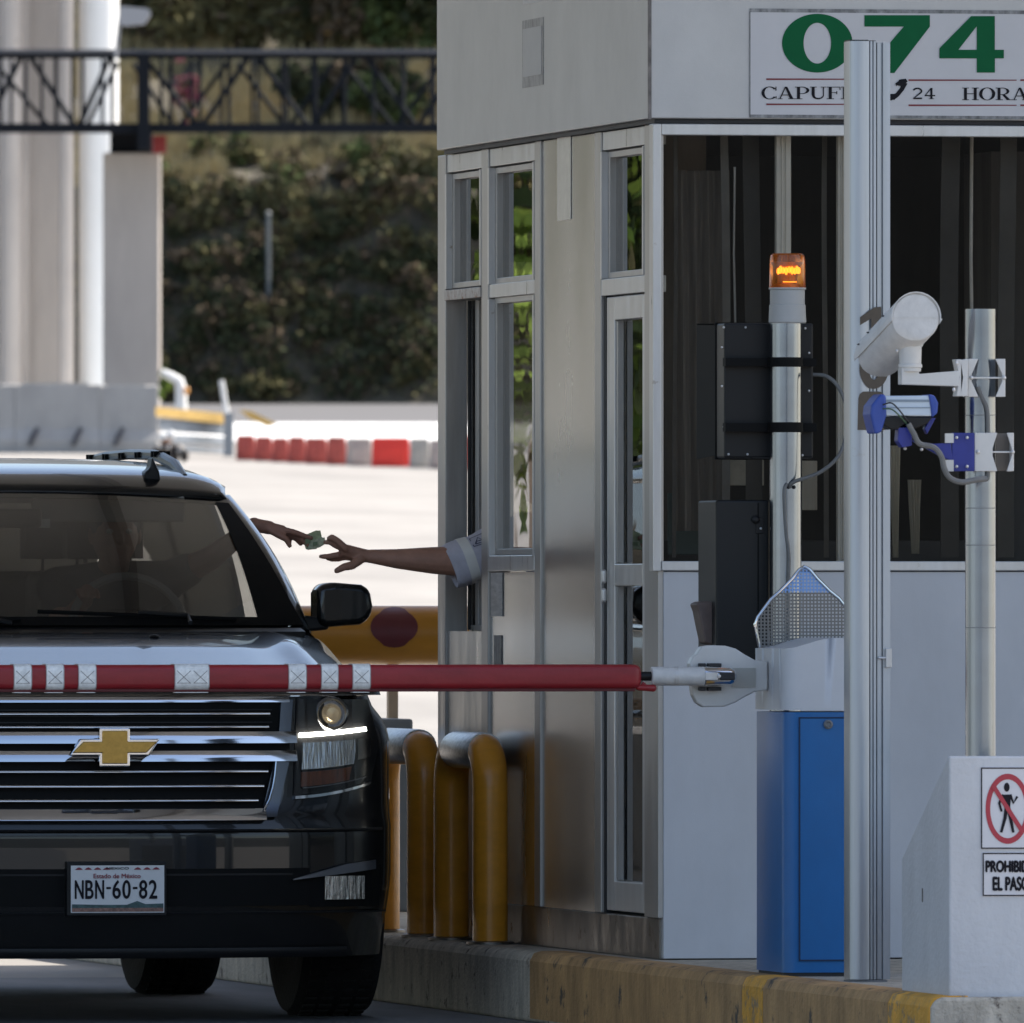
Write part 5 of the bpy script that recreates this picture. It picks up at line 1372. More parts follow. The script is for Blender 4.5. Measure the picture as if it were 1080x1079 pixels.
# cable looping out of the pole
def cable(name, label, pts, r, m, par=None):
    P = [Vector(p) for p in pts]; Q = []
    for i in range(len(P) - 1):
        p0 = P[max(i - 1, 0)]; p1 = P[i]; p2 = P[i + 1]; p3 = P[min(i + 2, len(P) - 1)]
        for k in range(8):
            t_ = k / 8; Q.append(.5 * ((2 * p1) + (p2 - p0) * t_ + (2 * p0 - 5 * p1 + 4 * p2 - p3) * t_ * t_ + (3 * p1 - p0 - 3 * p2 + p3) * t_ ** 3))
    Q.append(P[-1]); mb = MB(); mb.tube(Q, r, 10)
    if par: return obj(name, mb, m, par, smooth=True)
    return obj(name, mb, m, None, smooth=True, label=label, cat='cable')
M_cab = mat('grey_cable', (.14, .14, .135), .5, var=.15, vscale=(30, 30, 30))
cable('cable', '', [Nq(858, 395, NY), Nq(872, 397, NY - .03), Nq(884, 408, NY - .05), Nq(893, 430, NY - .06), Nq(893, 455, NY - .06), Nq(885, 480, NY - .07), Nq(865, 498, NY - .07), Nq(838, 508, NY - .06), Nq(833, 514, NY - rp)], .006, M_cab, sp_)
cable('cable', '', [Nq(830, 510, NY - rp), Nq(827, 520, NY - rp - .008), Nq(829, 560, NY - rp - .008), Nq(832, 590, NY - rp - .008), Nq(830, 640, NY - rp - .008)], .006, M_cab, sp_)
mb = MB()
for px, py in ((830.5, 509.5), (828, 514), (834, 514)): c = Nq(px, py); mb.ell((c.x, NY - rp + .002, c.z), (.006, .008, .006), 10, 6)
objs('cable_gland', mb, M_dark, sp_)
# black card reader cabinet
RY = 47.0
rd = thing('card_reader', 'tall black reader box behind the white boom pivot', 'card reader', (XatY(778, RY), RY + .1, Zat(706, dN)))
a, b = WY(755, 706, RY), WY(812, 526, RY)
mb = MB(); mb.prism([(a.x, RY, a.z), (b.x, RY, a.z), (b.x, RY, b.z - .004), (a.x + .004, RY, b.z - .004), (a.x, RY, b.z - .010)], (0, .27, 0)); rb = obj('casing', mb, mat('reader_black', (.012, .013, .014), .42, spec=.3, bump=.04, bscale=200), rd, bevel=.008, seg=3)
mb = MB(); c0 = WY(799, 700, RY); c1 = WY(800.2, 530, RY); mb.box((c0.x, RY - .0015, c0.z), (c1.x, RY + .001, c1.z)); obj('casing_seam', mb, M_blkm, rb)
mb = MB(); c = WY(797, 548, RY); mb.lathe([(.012, 0), (.014, -.006), (.006, -.012)], (c.x, RY, c.z), 'y', 16); c = WY(801, 556, RY); mb.box((c.x - .012, RY - .004, c.z - .02), (c.x + .014, RY, c.z + .03)); obj('casing_lock', mb, M_blk, rb, bevel=.002)
mb = MB(); c = WY(802, 557.5, RY); mb.ell((c.x, RY - .006, c.z), (.004, .003, .004), 8, 6); obj('lock_pin', mb, M_aluw, rb)
mb = MB(); mb.box((b.x - .004, RY + .03, a.z + .12), (b.x + .012, RY + .09, b.z - .12)); obj('pole_bracket', mb, M_blk, rd)
# small horn shaped speaker beside it
mb = MB(); c = WY(742, 650, RY + .1)
mb.prism([WY(x, y, RY + .06) for x, y in ((734, 637), (740, 634.5), (756, 634), (756, 682), (744, 678), (740, 660), (737, 645))], (0, .10, 0))
obj('intercom_horn', mb, mat('horn_brown', (.14, .10, .085), .6, var=.2, vscale=(20, 20, 20)), rd, bevel=.006, seg=3)

# ================================================================= WHITE BLOCK + CAMERA POLE
HBY = YatX(1001, 9.83); HX0 = 9.83; d0 = dep(HX0, HBY)
blk = thing('crash_block', 'white painted concrete block at the island tip with sloped back', 'concrete block', (10.3, HBY + .2, 0))
zt = Zat(797.5, d0); yb_ = YatX(951, HX0); db_ = dep(HX0, yb_)
mb = MB(); zl = Zat(905, db_)
mb.prism([(HX0, HBY, 0), (HX0, HBY, zt), (HX0, HBY + .012, zt), (HX0, yb_, zl), (HX0, yb_, IZ if False else 0)], (1.05, 0, 0))
obj('block_body', mb, mat('block_paint', (.56, .565, .58), .55, var=.08, vscale=(6, 6, 3), bump=.25, bscale=60, spots=((.33, .31, .29), .68, 14)), blk, bevel=.006, seg=2)
mb = MB(); c = WY(1004, 1058, HBY); mb.ell((c.x, HBY, c.z), (.012, .004, .010), 8, 6)
c = WX(973, 944, HX0); mb.box((HX0 - .001, c.y - .006, c.z - .02), (HX0 + .001, c.y + .006, c.z + .02))
obj('chipped_spot', mb, mat('chip_dark', (.12, .11, .10), .9), blk)
# no-pedestrians sign and the plate below it
def hq(px, py, k=0): p = WY(px, py, HBY); p.y = HBY - .0035 - .0003 * k; return p
def ssheet(name, par, px0, py0, px1, py1, m, th=.0025):
    a, b = WY(px0, py1, HBY), WY(px1, py0, HBY); mb = MB(); mb.box((a.x, HBY - th, a.z), (b.x, HBY, b.z)); return obj(name, mb, m, par)
def outline(mb, x0, y0, x1, y1, w_, k=1):
    for P in (rect(x0, y0, x1, y0 + w_), rect(x0, y1 - w_, x1, y1), rect(x0, y0 + w_, x0 + w_, y1 - w_), rect(x1 - w_, y0 + w_, x1, y1 - w_)):
        mb.face([mb.bm.verts.new(hq(x, y, k)) for x, y in P])
ns = thing('prohibition_sign', 'square no pedestrians sign with red ring on the white block', 'sign', hq(1063, 896))
ssheet('panel', ns, 1034, 809, 1091, 895.5, M_signw)
mb = MB(); outline(mb, 1034.3, 809.5, 1090.7, 895.2, 1.3); obj('border', mb, M_ink, ns)
mb = MB()
cx, cy = 1062.5, 853
def fig(P, k=1): mb.face([mb.bm.verts.new(hq(x, y, k)) for x, y in P])
fig(arc(cx - 1, 830.3, 3.0, 4.8, 0, 360, 20)[:-1])
for P in ribbon([(cx - 1, 838), (cx - .5, 853)], [9, 6]): fig(P, 2)
for P in ribbon([(cx - 4.5, 838), (cx - 9.0, 847), (cx - 6.5, 856)], [3, 2.6, 2.4]): fig(P, 3)
for P in ribbon([(cx + 2.5, 838), (cx + 6, 847), (cx + 10, 840)], [3, 2.8, 2.4]): fig(P, 4)
for P in ribbon([(cx - 1.5, 852), (cx - 3.0, 863), (cx - 7.0, 878)], [4, 3.4, 2.6]): fig(P, 5)
for P in ribbon([(cx + .8, 852), (cx + 2.8, 863), (cx + 5.8, 878)], [4, 3.4, 2.6]): fig(P, 6)
obj('walking_figure', mb, M_ink, ns)
mb = MB()
for P in ringpoly(cx, cy, (23.3, 37), (18.5, 31), 0, 360, 60): mb.face([mb.bm.verts.new(hq(x, y, 1)) for x, y in P])
for P in ribbon([(cx - 16, cy - 25), (cx + 16, cy + 25)], 4.6): mb.face([mb.bm.verts.new(hq(x, y, 8)) for x, y in P])
obj('red_ring', mb, M_rsign, ns)
n2 = thing('text_sign', 'small white plate reading PROHIBIDO EL PASO below the red ring sign', 'sign', hq(1066, 946))
ssheet('panel', n2, 1035.5, 899, 1096.5, 945.5, M_signw)
mb = MB(); outline(mb, 1036, 899.5, 1096, 945, 1.3); obj('border', mb, M_ink, n2)
mb = MB()
text_into(mb, 'PROHIBIDO', lambda u, v, k: hq(1039.5 + u, 919.5 - v, k + 1), 53, 11.5, .7)
text_into(mb, 'EL PASO', lambda u, v, k: hq(1047 + u, 939 - v, k + 1), 38, 14, .7)
obj('lettering', mb, M_ink, n2)

PY = HBY + .42; xp = XatY(1034, PY); dP = dep(xp, PY); rP = 16.0 * dP / F
cp = thing('camera_pole', 'short galvanised pole behind the white block carrying camera brackets', 'pole', (xp, PY, IZ))
mb = MB()
mb.lathe([(rP * .86, Zat(326, dP) - .02), (rP * .86, Zat(326, dP) - .002), (rP, Zat(326, dP)), (rP, IZ + .0)][::-1], (xp, PY, 0), 'z', 36); obj('pole', mb, M_pole, cp, smooth=True)
mb = MB()
for y in (552, 574, 613, 700): mb.lathe([(rP + .0002, -.001), (rP + .0008, -.001), (rP + .0008, .001), (rP + .0002, .001)], (xp, PY, Zat(438 if y == 552 else y - 38, dP)), 'z', 32)
obj('pole_ring', mb, M_grey, cp, smooth=True)
def Pq_(px, py, Y): return WY(px, py, Y)
def clampplate(px0, px1, py0, py1, cx0, name='pole_clamp', e_=9, m_=16):
    """plate with two hexagonal halves gripping the pole"""
    Y = PY - rP - .004
    mb = MB(); cm = (py0 + py1) / 2
    L = [(px0, py0), (cx0 - e_, py0), (cx0 - m_, cm - 4), (cx0 - m_, cm + 4), (cx0 - e_, py1), (px0, py1)]
    R = [(px1, py0), (px1, py1), (cx0 + e_, py1), (cx0 + m_, cm + 4), (cx0 + m_, cm - 4), (cx0 + e_, py0)]
    mb.prism([WY(x, y, Y - .012) for x, y in L], (0, .006, 0)); mb.prism([WY(x, y, Y - .012) for x, y in R], (0, .006, 0))
    a, b = WY(px0, cm + .9, Y), WY(px1 + 1, cm - .9, Y); mb.box((a.x, Y - .012 + .007, a.z), (b.x, Y - .001, b.z))
    a, b = WY(px0, py1, Y), WY(px0 + 2, py0, Y); mb.box((a.x, Y - .006, a.z), (b.x, PY + .02, b.z))
    a, b = WY(px1 - 2, py1, Y), WY(px1, py0, Y); mb.box((a.x, Y - .006, a.z), (b.x, PY + .02, b.z))
    o = obj(name, mb, M_white, cp, bevel=.0015)
    mb = MB()
    for x in (px0 + 2.5, px1 - 2): c = WY(x, cm, Y); mb.ell((c.x, Y - .014, c.z), (.006, .006, .006), 10, 8)
    obj('clamp_bolt', mb, M_aluw, o, smooth=True)
    return o
clampplate(1021, 1060, 378.5, 418.5, 1041)
clampplate(1028, 1069, 456.5, 497, 1057, e_=5, m_=10)
mb = MB(); a, b = WY(1049, 496.5, PY), WY(1067, 457, PY); mb.box((a.x, PY - .02, a.z), (b.x, PY - .015, b.z)); obj('clamp_back', mb, mat('clamp_back', (.16, .14, .12), .6, .2), cp)
# conduit down the pole
CYf = PY - rP - .004
cable('conduit', '', [WY(1031, 408, CYf), WY(1036, 420, CYf), WY(1041, 432, CYf), WY(1042, 455, CYf), WY(1042, 500, CYf + .0), WY(1040, 505, CYf)], .0065, M_cab, cp)

# CCTV camera
VY = PY - .08
cc = thing('security_camera', 'white bullet security camera tilted down on a side bracket', 'security camera', WY(965, 405, VY))
def Vq(px, py, Y=VY): return WY(px, py, Y)
c0 = Vq(966, 335, VY - .05)
k_ = dP / F
axis = Vector((-20 * k_, .22, -38 * k_))     # from the near cap to the far end
dirn = axis.normalized(); L_ = axis.length
# section: round on top, faceted below
def ccs(n=28):
    P = []
    for i in range(n):
        a = 2 * pi * i / n; x = cos(a); z = sin(a)
        if z < 0:
            r_ = min(1, .88 / max(.001, (abs(z) * .82 + abs(x) * .42)), .93 / max(.001, abs(z))); x *= r_; z *= r_
        P.append((x, z))
    return P
rc_ = 25.3 * k_
def ring_at(t_, s_=1, ex=0.0):
    c = c0 + axis * t_; return [c + Vector((p[0] * rc_ * s_, 0, p[1] * rc_ * s_)) for p in ccs()]
mb = MB()
rings = [mb._v(ring_at(t_, s_)) for t_, s_ in ((0, .95), (.01, 1.0), (.9, .985), (1.0, .97))]
for i in range(3):
    for k in range(28): mb.face([rings[i][k], rings[i][(k + 1) % 28], rings[i + 1][(k + 1) % 28], rings[i + 1][k]])
mb.face(rings[0]); mb.face(rings[-1][::-1]); hsg = obj('housing', mb, M_whitep, cc, smooth=True, angle=28)
mb = MB()   # sunshield over the top half, with a lip
for i in range(14):
    a0 = radians(-8 + 196 * i / 14); a1 = radians(-8 + 196 * (i + 1) / 14)
    q = []
    for a in (a0, a1):
        for r_ in (1.02, 1.06): q.append(Vector((cos(a) * rc_ * r_, 0, sin(a) * rc_ * r_)))
    s0, s1 = c0 - dirn * .004, c0 + axis * 1.06
    mb.hexa([s0 + q[0], s0 + q[1], s0 + q[3], s0 + q[2], s1 + q[0], s1 + q[1], s1 + q[3], s1 + q[2]])
bmesh.ops.remove_doubles(mb.bm, verts=mb.bm.verts, dist=.0003)
obj('sunshield', mb, M_whitep, cc, smooth=True, angle=40)
mb = MB(); a = Vector((rc_ * 1.0, 0, -rc_ * .02)); s0 = c0 + a
mb.prism([s0, s0 + Vector((.010, 0, -.002)), s0 + Vector((.002, 0, -.014))], axis * .98); obj('side_lip', mb, M_whitep, hsg)
mb = MB(); mb.box((c0.x - rc_ * .98, c0.y - .0012, c0.z - .0008), (c0.x + rc_ * .98, c0.y + .001, c0.z + .0004)); obj('cap_seam', mb, M_stk, hsg)
mb = MB()
for t_, an in ((.30, 150), (.72, 152), (.95, 160)): c = c0 + axis * t_ + Vector((cos(radians(an)) * rc_ * 1.06, -.0, sin(radians(an)) * rc_ * 1.06)); mb.ell(c, (.007, .003, .0025), 8, 6)
objs('shield_screw', mb, M_dark, hsg)
mb = MB(); c = c0 + axis; mb.lathe([(.03, 0), (.03, .004)], c + Vector((0, .002, 0)), 'y', 20); obj('lens_glass', mb, M_dark, hsg)
mb = MB()
mb.prism([Vq(946, 362), Vq(974.5, 362), Vq(973, 366), Vq(949, 366.5)], (0, .05, 0)); mb.tube([Vq(960, 365, VY + .02), Vq(960, 392, VY + .02)], [.033, .031], 24)
mb.tube([Vq(960, 384, VY + .02), Vq(960, 388, VY + .02)], .0345, 24)
mb.prism([Vq(951, 388), Vq(969.5, 388), Vq(969.5, 394.5), Vq(1012, 391), Vq(1012, 407.5), Vq(969, 406), Vq(951, 405.5)], (0, .05, 0))
mb.prism([Vq(1008, 379), Vq(1014, 379), Vq(1016.5, 398), Vq(1014, 418), Vq(1008.5, 418), Vq(1012, 398)], (0, .05, 0)); mb.prism([Vq(1013, 379.5), Vq(1021, 378.8), Vq(1021, 418), Vq(1013, 418)], (0, .006, 0))
obj('wall_bracket', mb, M_white, cc, smooth=True, bevel=.002, angle=30)
mb = MB()
for px, py in ((946, 370), (1006, 411), (1009, 383)): mb.ell(Vq(px, py, VY - .006), (.005, .005, .006), 8, 6)
objs('bracket_screw', mb, M_aluw, cc)

# infrared lamp with blue end caps on a blue bracket
IYy = PY - .10
ir = thing('infrared_lamp', 'silver box lamp with blue end caps below the white camera', 'lamp', WY(955, 450, IYy))
def Iq(px, py, Y=IYy): return WY(px, py, Y)
mb = MB(); mb.prism([Iq(932, 417.5), Iq(981, 417), Iq(983, 426), Iq(984, 439), Iq(935, 438.5), Iq(931, 428)], (0, .09, 0))
lb = obj('lamp_body', mb, mat('lamp_alu', (.50, .58, .68), .35, .5, var=.06), ir, bevel=.003)
mb = MB(); a, b = Iq(934, 423.5), Iq(983, 420.6)
for y0, y1 in ((421.5, 424.0), (429.5, 430.5)): a, b = Iq(934, y1), Iq(982, y0); mb.box((a.x, IYy - .0025, a.z), (b.x, IYy, b.z))
objs('cooling_rib', mb, mat('rib_grey', (.22, .27, .33), .4, .5), lb)
mb = MB(); mb.prism([Iq(925, 420, IYy - .012), Iq(930, 415, IYy - .012), Iq(935, 417, IYy - .012), Iq(935.5, 438, IYy - .012), Iq(930, 456, IYy - .012), Iq(923, 458, IYy - .012), Iq(920, 446, IYy - .012), Iq(918, 437, IYy - .012), Iq(919, 428, IYy - .012)], (0, .11, 0)); obj('end_cap', mb, M_capb, ir, bevel=.008, seg=3)
mb = MB(); mb.prism([Iq(979.5, 415.5, IYy - .008), Iq(986, 417, IYy - .008), Iq(990, 425, IYy - .008), Iq(989, 436, IYy - .008), Iq(983, 440.5, IYy - .008), Iq(982, 430, IYy - .008)], (0, .105, 0)); obj('end_cap', mb, M_capb, ir, bevel=.006, seg=3)
mb = MB(); mb.prism([Iq(931, 439), Iq(984, 440), Iq(978, 447), Iq(966, 452), Iq(940, 453), Iq(931, 448)], (0, .07, 0)); obj('lamp_underside', mb, M_blk, ir, bevel=.004)
mb = MB(); mb.prism([Iq(948, 450), Iq(958, 444), Iq(962, 455), Iq(962, 470), Iq(952, 472), Iq(947, 465)], (0, .05, 0))
mb.prism([Iq(960, 464, IYy + .03), Iq(985, 468, IYy + .03), Iq(1003, 467, IYy + .03), Iq(1005, 487, IYy + .03), Iq(990, 480, IYy + .03), Iq(972, 470, IYy + .03)], (0, .02, 0))
mb.prism([Iq(1004, 456.5, IYy + .034), Iq(1028, 456.5, IYy + .034), Iq(1028, 497, IYy + .034), Iq(1004, 497, IYy + .034)], (0, .012, 0))
mb.prism([Iq(982, 440, IYy + .02), Iq(987, 441, IYy + .02), Iq(978, 458, IYy + .02), Iq(975, 452, IYy + .02)], (0, .03, 0))
obj('blue_bracket', mb, M_bracket, ir, bevel=.002)
mb = MB()
for a0, b0 in (((999, 467), (1008, 457)), ((999, 497), (1008, 485))): a, b = Iq(*a0), Iq(*b0); mb.box((a.x, IYy + .026, a.z), (b.x, IYy + .033, b.z))
objs('white_tab', mb, M_white, ir)
mb = MB()
for px, py in ((1009, 461.5), (1020, 461.5), (1009, 492), (1020, 492), (954.5, 473), (972, 474)): mb.ell(Iq(px, py, IYy + .026), (.005, .005, .005), 8, 6)
objs('bracket_bolt', mb, M_aluw, ir, smooth=True)
cable('lamp_cable', '', [Iq(931, 427, IYy - .02), Iq(940, 425, IYy - .03), Iq(948, 432, IYy - .03), Iq(955, 441, IYy - .02), Iq(960, 447, IYy - .01)], .0022, M_dark, ir)
cable('lamp_cable', '', [Iq(931, 431, IYy - .02), Iq(941, 432, IYy - .03), Iq(950, 440, IYy - .03), Iq(957, 448, IYy - .01)], .0022, mat('green_wire', (.05, .10, .05), .5), ir)
cable('lamp_conduit', '', [Iq(958, 447, IYy - .02), Iq(964, 458, IYy - .02), Iq(970, 468, IYy - .02), Iq(985, 472, IYy - .02), Iq(993, 482, IYy - .02), Iq(996, 494, IYy - .02), Iq(1002, 504, IYy - .02), Iq(1014, 508.5, IYy - .02), Iq(1030, 506, IYy - .01), Iq(1040, 505, IYy + .0)], .0085, M_cab, ir)

# ================================================================= HOOP BOLLARDS, GUARD PIPE, GREY BLOCK
def hoop(pa, pbn, span, label):
    """inverted U pipe, its plane along the kerb; pa = screen column of the near leg"""
    hx = 9.862; yn = YatX(pa, hx); yf = yn + span; r = .0585; R = .12; zt_ = Zat(pbn, dep(hx, yn)) - r
    t = thing('hoop_bollard', label, 'bollard', (hx, yn, IZ), 'orange hoop bollards on the kerb')
    def half(y0, y1, s_):
        P = [Vector((hx, y0, IZ))] + [Vector((hx, y0, IZ + .2)), Vector((hx, y0, zt_ - R - .2)), Vector((hx, y0, zt_ - R))]
        for i in range(1, 9):
            a = pi / 2 * i / 8; P.append(Vector((hx, y0 + s_ * R * (1 - cos(a)), zt_ - R + R * sin(a))))
        return P
    mb = MB(); mb.tube(half(yn, yf, 1), r, 24, cap=True); obj('near_leg', mb, M_yel, t, smooth=True)
    mb = MB(); mb.tube(half(yf, yn, -1), r, 24, cap=True); obj('far_leg', mb, M_yel, t, smooth=True)
    mb = MB(); mb.tube([(hx, yn + R * .75, zt_), (hx, yn + R * .78, zt_), (hx, yf - R * .9, zt_), (hx, yf - R * .85, zt_)], [r + .001, r + .0025, r + .0025, r + .001], 24); obj('silver_sleeve', mb, M_silver, t, smooth=True)
    mb = MB(); mb.lathe([(r + .002, .0), (r + .02, .0), (r + .02, .008), (r + .002, .012)], (hx, yn, IZ + .0), 'z', 24); mb.lathe([(r + .002, .0), (r + .02, .0), (r + .02, .008), (r + .002, .012)], (hx, yf, IZ + .0), 'z', 24); obj('foot_ring', mb, M_steeld, t, smooth=True)
hoop(517, 773.5, .68, 'nearer orange pipe hoop with silver top beside the booth')
hoop(447.5, 770, .76, 'farther orange pipe hoop close to the black car')

# yellow guard beam behind the car with a maroon spot
gb = thing('guard_beam', 'yellow round guard beam with maroon spot behind the car', 'guard beam', G(400, 985, 58))
a, b = G(300, 670, 58), G(500, 670, 58); rg = 31 * 58 / F
mb = MB(); mb.tube([a, b], rg, 40); obj('beam', mb, mat('guard_yellow', (.42, .18, .012), .4, var=.12, vscale=(4, 4, 16), bump=.05, bscale=40), gb, smooth=True, angle=50)
mb = MB()
cxs = 416; n = 20
def spot(px, py):
    p = G(px, py, 58); h = (p.z - a.z); h = max(-rg * .98, min(rg * .98, h)); off = sqrt(rg * rg - h * h) + .004; return p - VIEW * off
Rr = []
for rr_ in (0.02, .3, .6, .85, 1.0):
    Rr.append([mb.bm.verts.new(spot(cxs + 25 * rr_ * cos(2 * pi * k / 28), 661 + (21 if sin(2 * pi * k / 28) < 0 else 22) * rr_ * sin(2 * pi * k / 28) * (.88 if abs(cos(2 * pi * k / 28)) > .6 else 1))) for k in range(28)])
for i in range(4):
    for k in range(28): mb.face([Rr[i][k], Rr[i][(k + 1) % 28], Rr[i + 1][(k + 1) % 28], Rr[i + 1][k]])
mb.face(Rr[0]); obj('maroon_spot', mb, M_maroon, gb, smooth=True)
for px in (415, 320):
    p = G(px, 700, 58.15); mb = MB(); mb.box((p.x - .022, p.y - .02, IZ if px > 400 else 0), (p.x + .014, p.y + .02, 1.15)); po = obj('post', mb, mat('post_tan', (.42, .33, .24), .7, var=.15), gb)
gk = MB(); p = G(440, 757, 57.0); p2 = G(470, 757, 57.0)
gk.box((9.84, 56.0, IZ), (10.62, 57.0, Zat(757, 57.6)))
obj('concrete_block', gk, mat('block_grey', (.20, .215, .23), .7, var=.12, vscale=(4, 4, 4)), None, bevel=.01, label='plain grey block on the island behind the orange hoops', cat='concrete block')
mb = MB(); c = G(450, 748, 90); mb.ell(c, (.04, .04, .035), 12, 8); mb.ell(c + Vector((.03, 0, -.02)), (.03, .03, .03), 10, 8)
# ================================================================= FAR BACKGROUND
def cbox(mb, px0, py0, px1, py1, d, th):
    a, b, c, e = G(px0, py1, d), G(px1, py1, d), G(px1, py0, d), G(px0, py0, d); v = VIEW * th
    mb.hexa([a, b, b + v, a + v, e, c, c + v, e + v]); return mb
# big ribbed column and the bridge pier
t = thing('bridge_column', 'massive ribbed concrete column with one sunlit white edge', 'column', G(50, 460, 272))
mb = MB(); cbox(mb, -60, -260, 30, 440, 272, 1.2); cbox(mb, 29.9, -260, 62, 440, 272.4, 1.2); obj('shaft', mb, M_pier, t)
mb = MB()
for px, w_ in ((12, 11), (70, 8)): p = G(px, 440, 271.9); mb.tube([p, Vector((p.x, p.y, G(px, -260, 272).z))], w_ * 272 / F, 14)
objs('rib', mb, M_pier, t, smooth=True)
mb = MB(); p = G(104, 370, 272.4); mb.tube([Vector((p.x, p.y, gz(262))), Vector((p.x, p.y, G(104, -260, 272).z))], 21 * 272 / F, 28); obj('lit_edge_pipe', mb, M_pierw, t, smooth=True)  # right edge of the column, its sunlight put into the white colour
pr = thing('bridge_pier', 'plain concrete pier carrying the black truss bridge', 'pier', G(139, 405, 256))
mb = MB(); cbox(mb, 108.5, 161, 168, 470, 256, 1.1); obj('shaft', mb, M_pier, pr, bevel=.03)
mb = MB(); cbox(mb, 116, 137, 160, 160.5, 256.2, .8); obj('bearing', mb, M_truss, pr)
mb = MB(); cbox(mb, 161, 143, 175, 161, 255.8, .3); obj('marker', mb, mat('marker_red', (.28, .03, .03), .6), pr)
# truss footbridge
tb = thing('truss_bridge', 'black steel truss footbridge crossing above the road', 'bridge', G(200, 140, 255))
mb = MB(); cbox(mb, -60, 56, 478, 61.5, 255, .15); obj('top_chord', mb, M_truss, tb)
mb = MB(); cbox(mb, -60, 52, 478, 56, 254.9, .3); obj('top_rail', mb, M_trusst, tb)
mb = MB(); cbox(mb, -60, 130, 478, 140, 255, .15); cbox(mb, -60, 131, 478, 139, 256.4, .15); cbox(mb, -60, 134, 478, 137, 255.2, 1.2); obj('bottom_chord', mb, M_truss, tb)
def strut(mb, x0, y0, x1, y1, d, r=2.2):
    mb.tube([G(x0, y0, d), G(x1, y1, d)], r * d / F, 6)
mb = MB()
xs_ = [0, 27, 59, 87, 119] + [150 + 30.5 * i for i in range(11)]
for x in xs_: strut(mb, x, 60, x, 132, 255.1, 2.0)
for x in (-20, 12, 44, 76, 108, 170, 202, 234, 266, 298, 330, 362, 394, 426, 458): strut(mb, x, 60, x, 132, 256.4, 1.7)
objs('vertical', mb, M_truss, tb)
mb = MB()
for x0, x1 in ((22, -14), (32, 78), (116, 84), (152, 208), (262, 214), (272, 324), (376, 330), (386, 438), (490, 442)): strut(mb, x0, 60, x1, 132, 255.1, 2.9)
for x0, x1 in ((-6, 50), (124, 92), (140, 182), (240, 190), (250, 300), (352, 306), (362, 414), (466, 420)): strut(mb, x0, 66, x1, 132, 256.4, 2.3)
objs('diagonal', mb, M_truss, tb)
mb = MB(); cbox(mb, 145, 56, 157.5, 158, 254.8, .4); obj('main_post', mb, M_truss, tb)
# floodlight by the column
fl_ = thing('floodlight', 'grey floodlight box mounted beside the sunlit column edge', 'floodlight', G(140, 28, 254))
mb = MB(); P = [(126, 6), (156, 9), (159, 14), (152, 25), (130, 27), (125, 24)]; mb.prism([G(x, y, 254) for x, y in P], VIEW * .3); obj('housing', mb, mat('lamp_grey', (.33, .33, .34), .5), fl_)
mb = MB(); strut(mb, 127, 14, 122, 60, 254.2, 2); obj('arm', mb, mat('lamp_grey', (.33, .33, .34), .5), fl_)
# slim poles on the slope
for i, (px, y0, y1, d, lab) in enumerate(((283.5, -30, 56, 361, 'slim pale pole rising behind the top rail of the bridge'), (283, 226, 372, 347, 'slim grey post standing in the dark bank'))):
    mb = MB(); p = G(px, y1, d); mb.tube([Vector((p.x, p.y, hillz(d, (px - 540) / F * d) - .3)), G(px, y0, d)], 2.4 * d / F, 8)
    mb.lathe([(.06, 0), (.08, .02), (.02, .08)], G(px, y0, d), 'z', 10)
    obj('slim_pole', mb, mat('pole_pale', (.15, .16, .155), .6), None, label=lab, cat='pole', smooth=True)
# jersey barriers
def jersey(px0, px1, y0, y1, d, label):
    t = thing('concrete_barrier', label, 'barrier', G((px0 + px1) / 2, y1, d), 'pale concrete barriers at the column foot')
    h0 = G(0, y1, d).z; h1 = G(0, y0, d).z; H = h1 - h0
    a = G(px0, y1, d); b = G(px1, y1, d); prof_ = [(0, -.3), (0, .12), (.10, .30), (.20, .98), (.24, 1.0), (.40, 1.0), (.44, .98), (.6, -.3)]
    mb = MB(); mb.prism([Vector((a.x, a.y, h0 + H * z)) + VIEW * o_ for o_, z in prof_], b - a); obj('barrier_body', mb, M_jersey, t)
    mb = MB(); cbox(mb, px0 + 8, y0 - 1.2, px1 - 12, y0 + .4, d + .22, .17); obj('pale_cap', mb, mat('cap_pale', (.42, .40, .37), .8), t)  # paler strip along the top of the barrier
    return t
j1 = jersey(-60, 15, 405, 472, 246, 'pale concrete barrier cut by the left edge of the picture')
j2 = jersey(15.6, 105, 405, 473, 246, 'pale concrete barrier in front of the ribbed column')
j3 = jersey(105.6, 166, 406, 474, 246, 'pale concrete barrier in front of the bridge pier')
for t, L in ((j2, ((30, 39), (76, 85))), (j3, ((120, 129),))):
    for a0, b0 in L:
        mb = MB(); mb.prism([G(x, y, 245.94) for x, y in ((a0 - 1, 470), (a0 + 3, 470), (b0 + 3, 452), (b0 - 1, 450), (a0 + 2, 459))], VIEW * .05); obj('slanted_mark', mb, M_mark, t)  # dark slanted mark on the barrier face
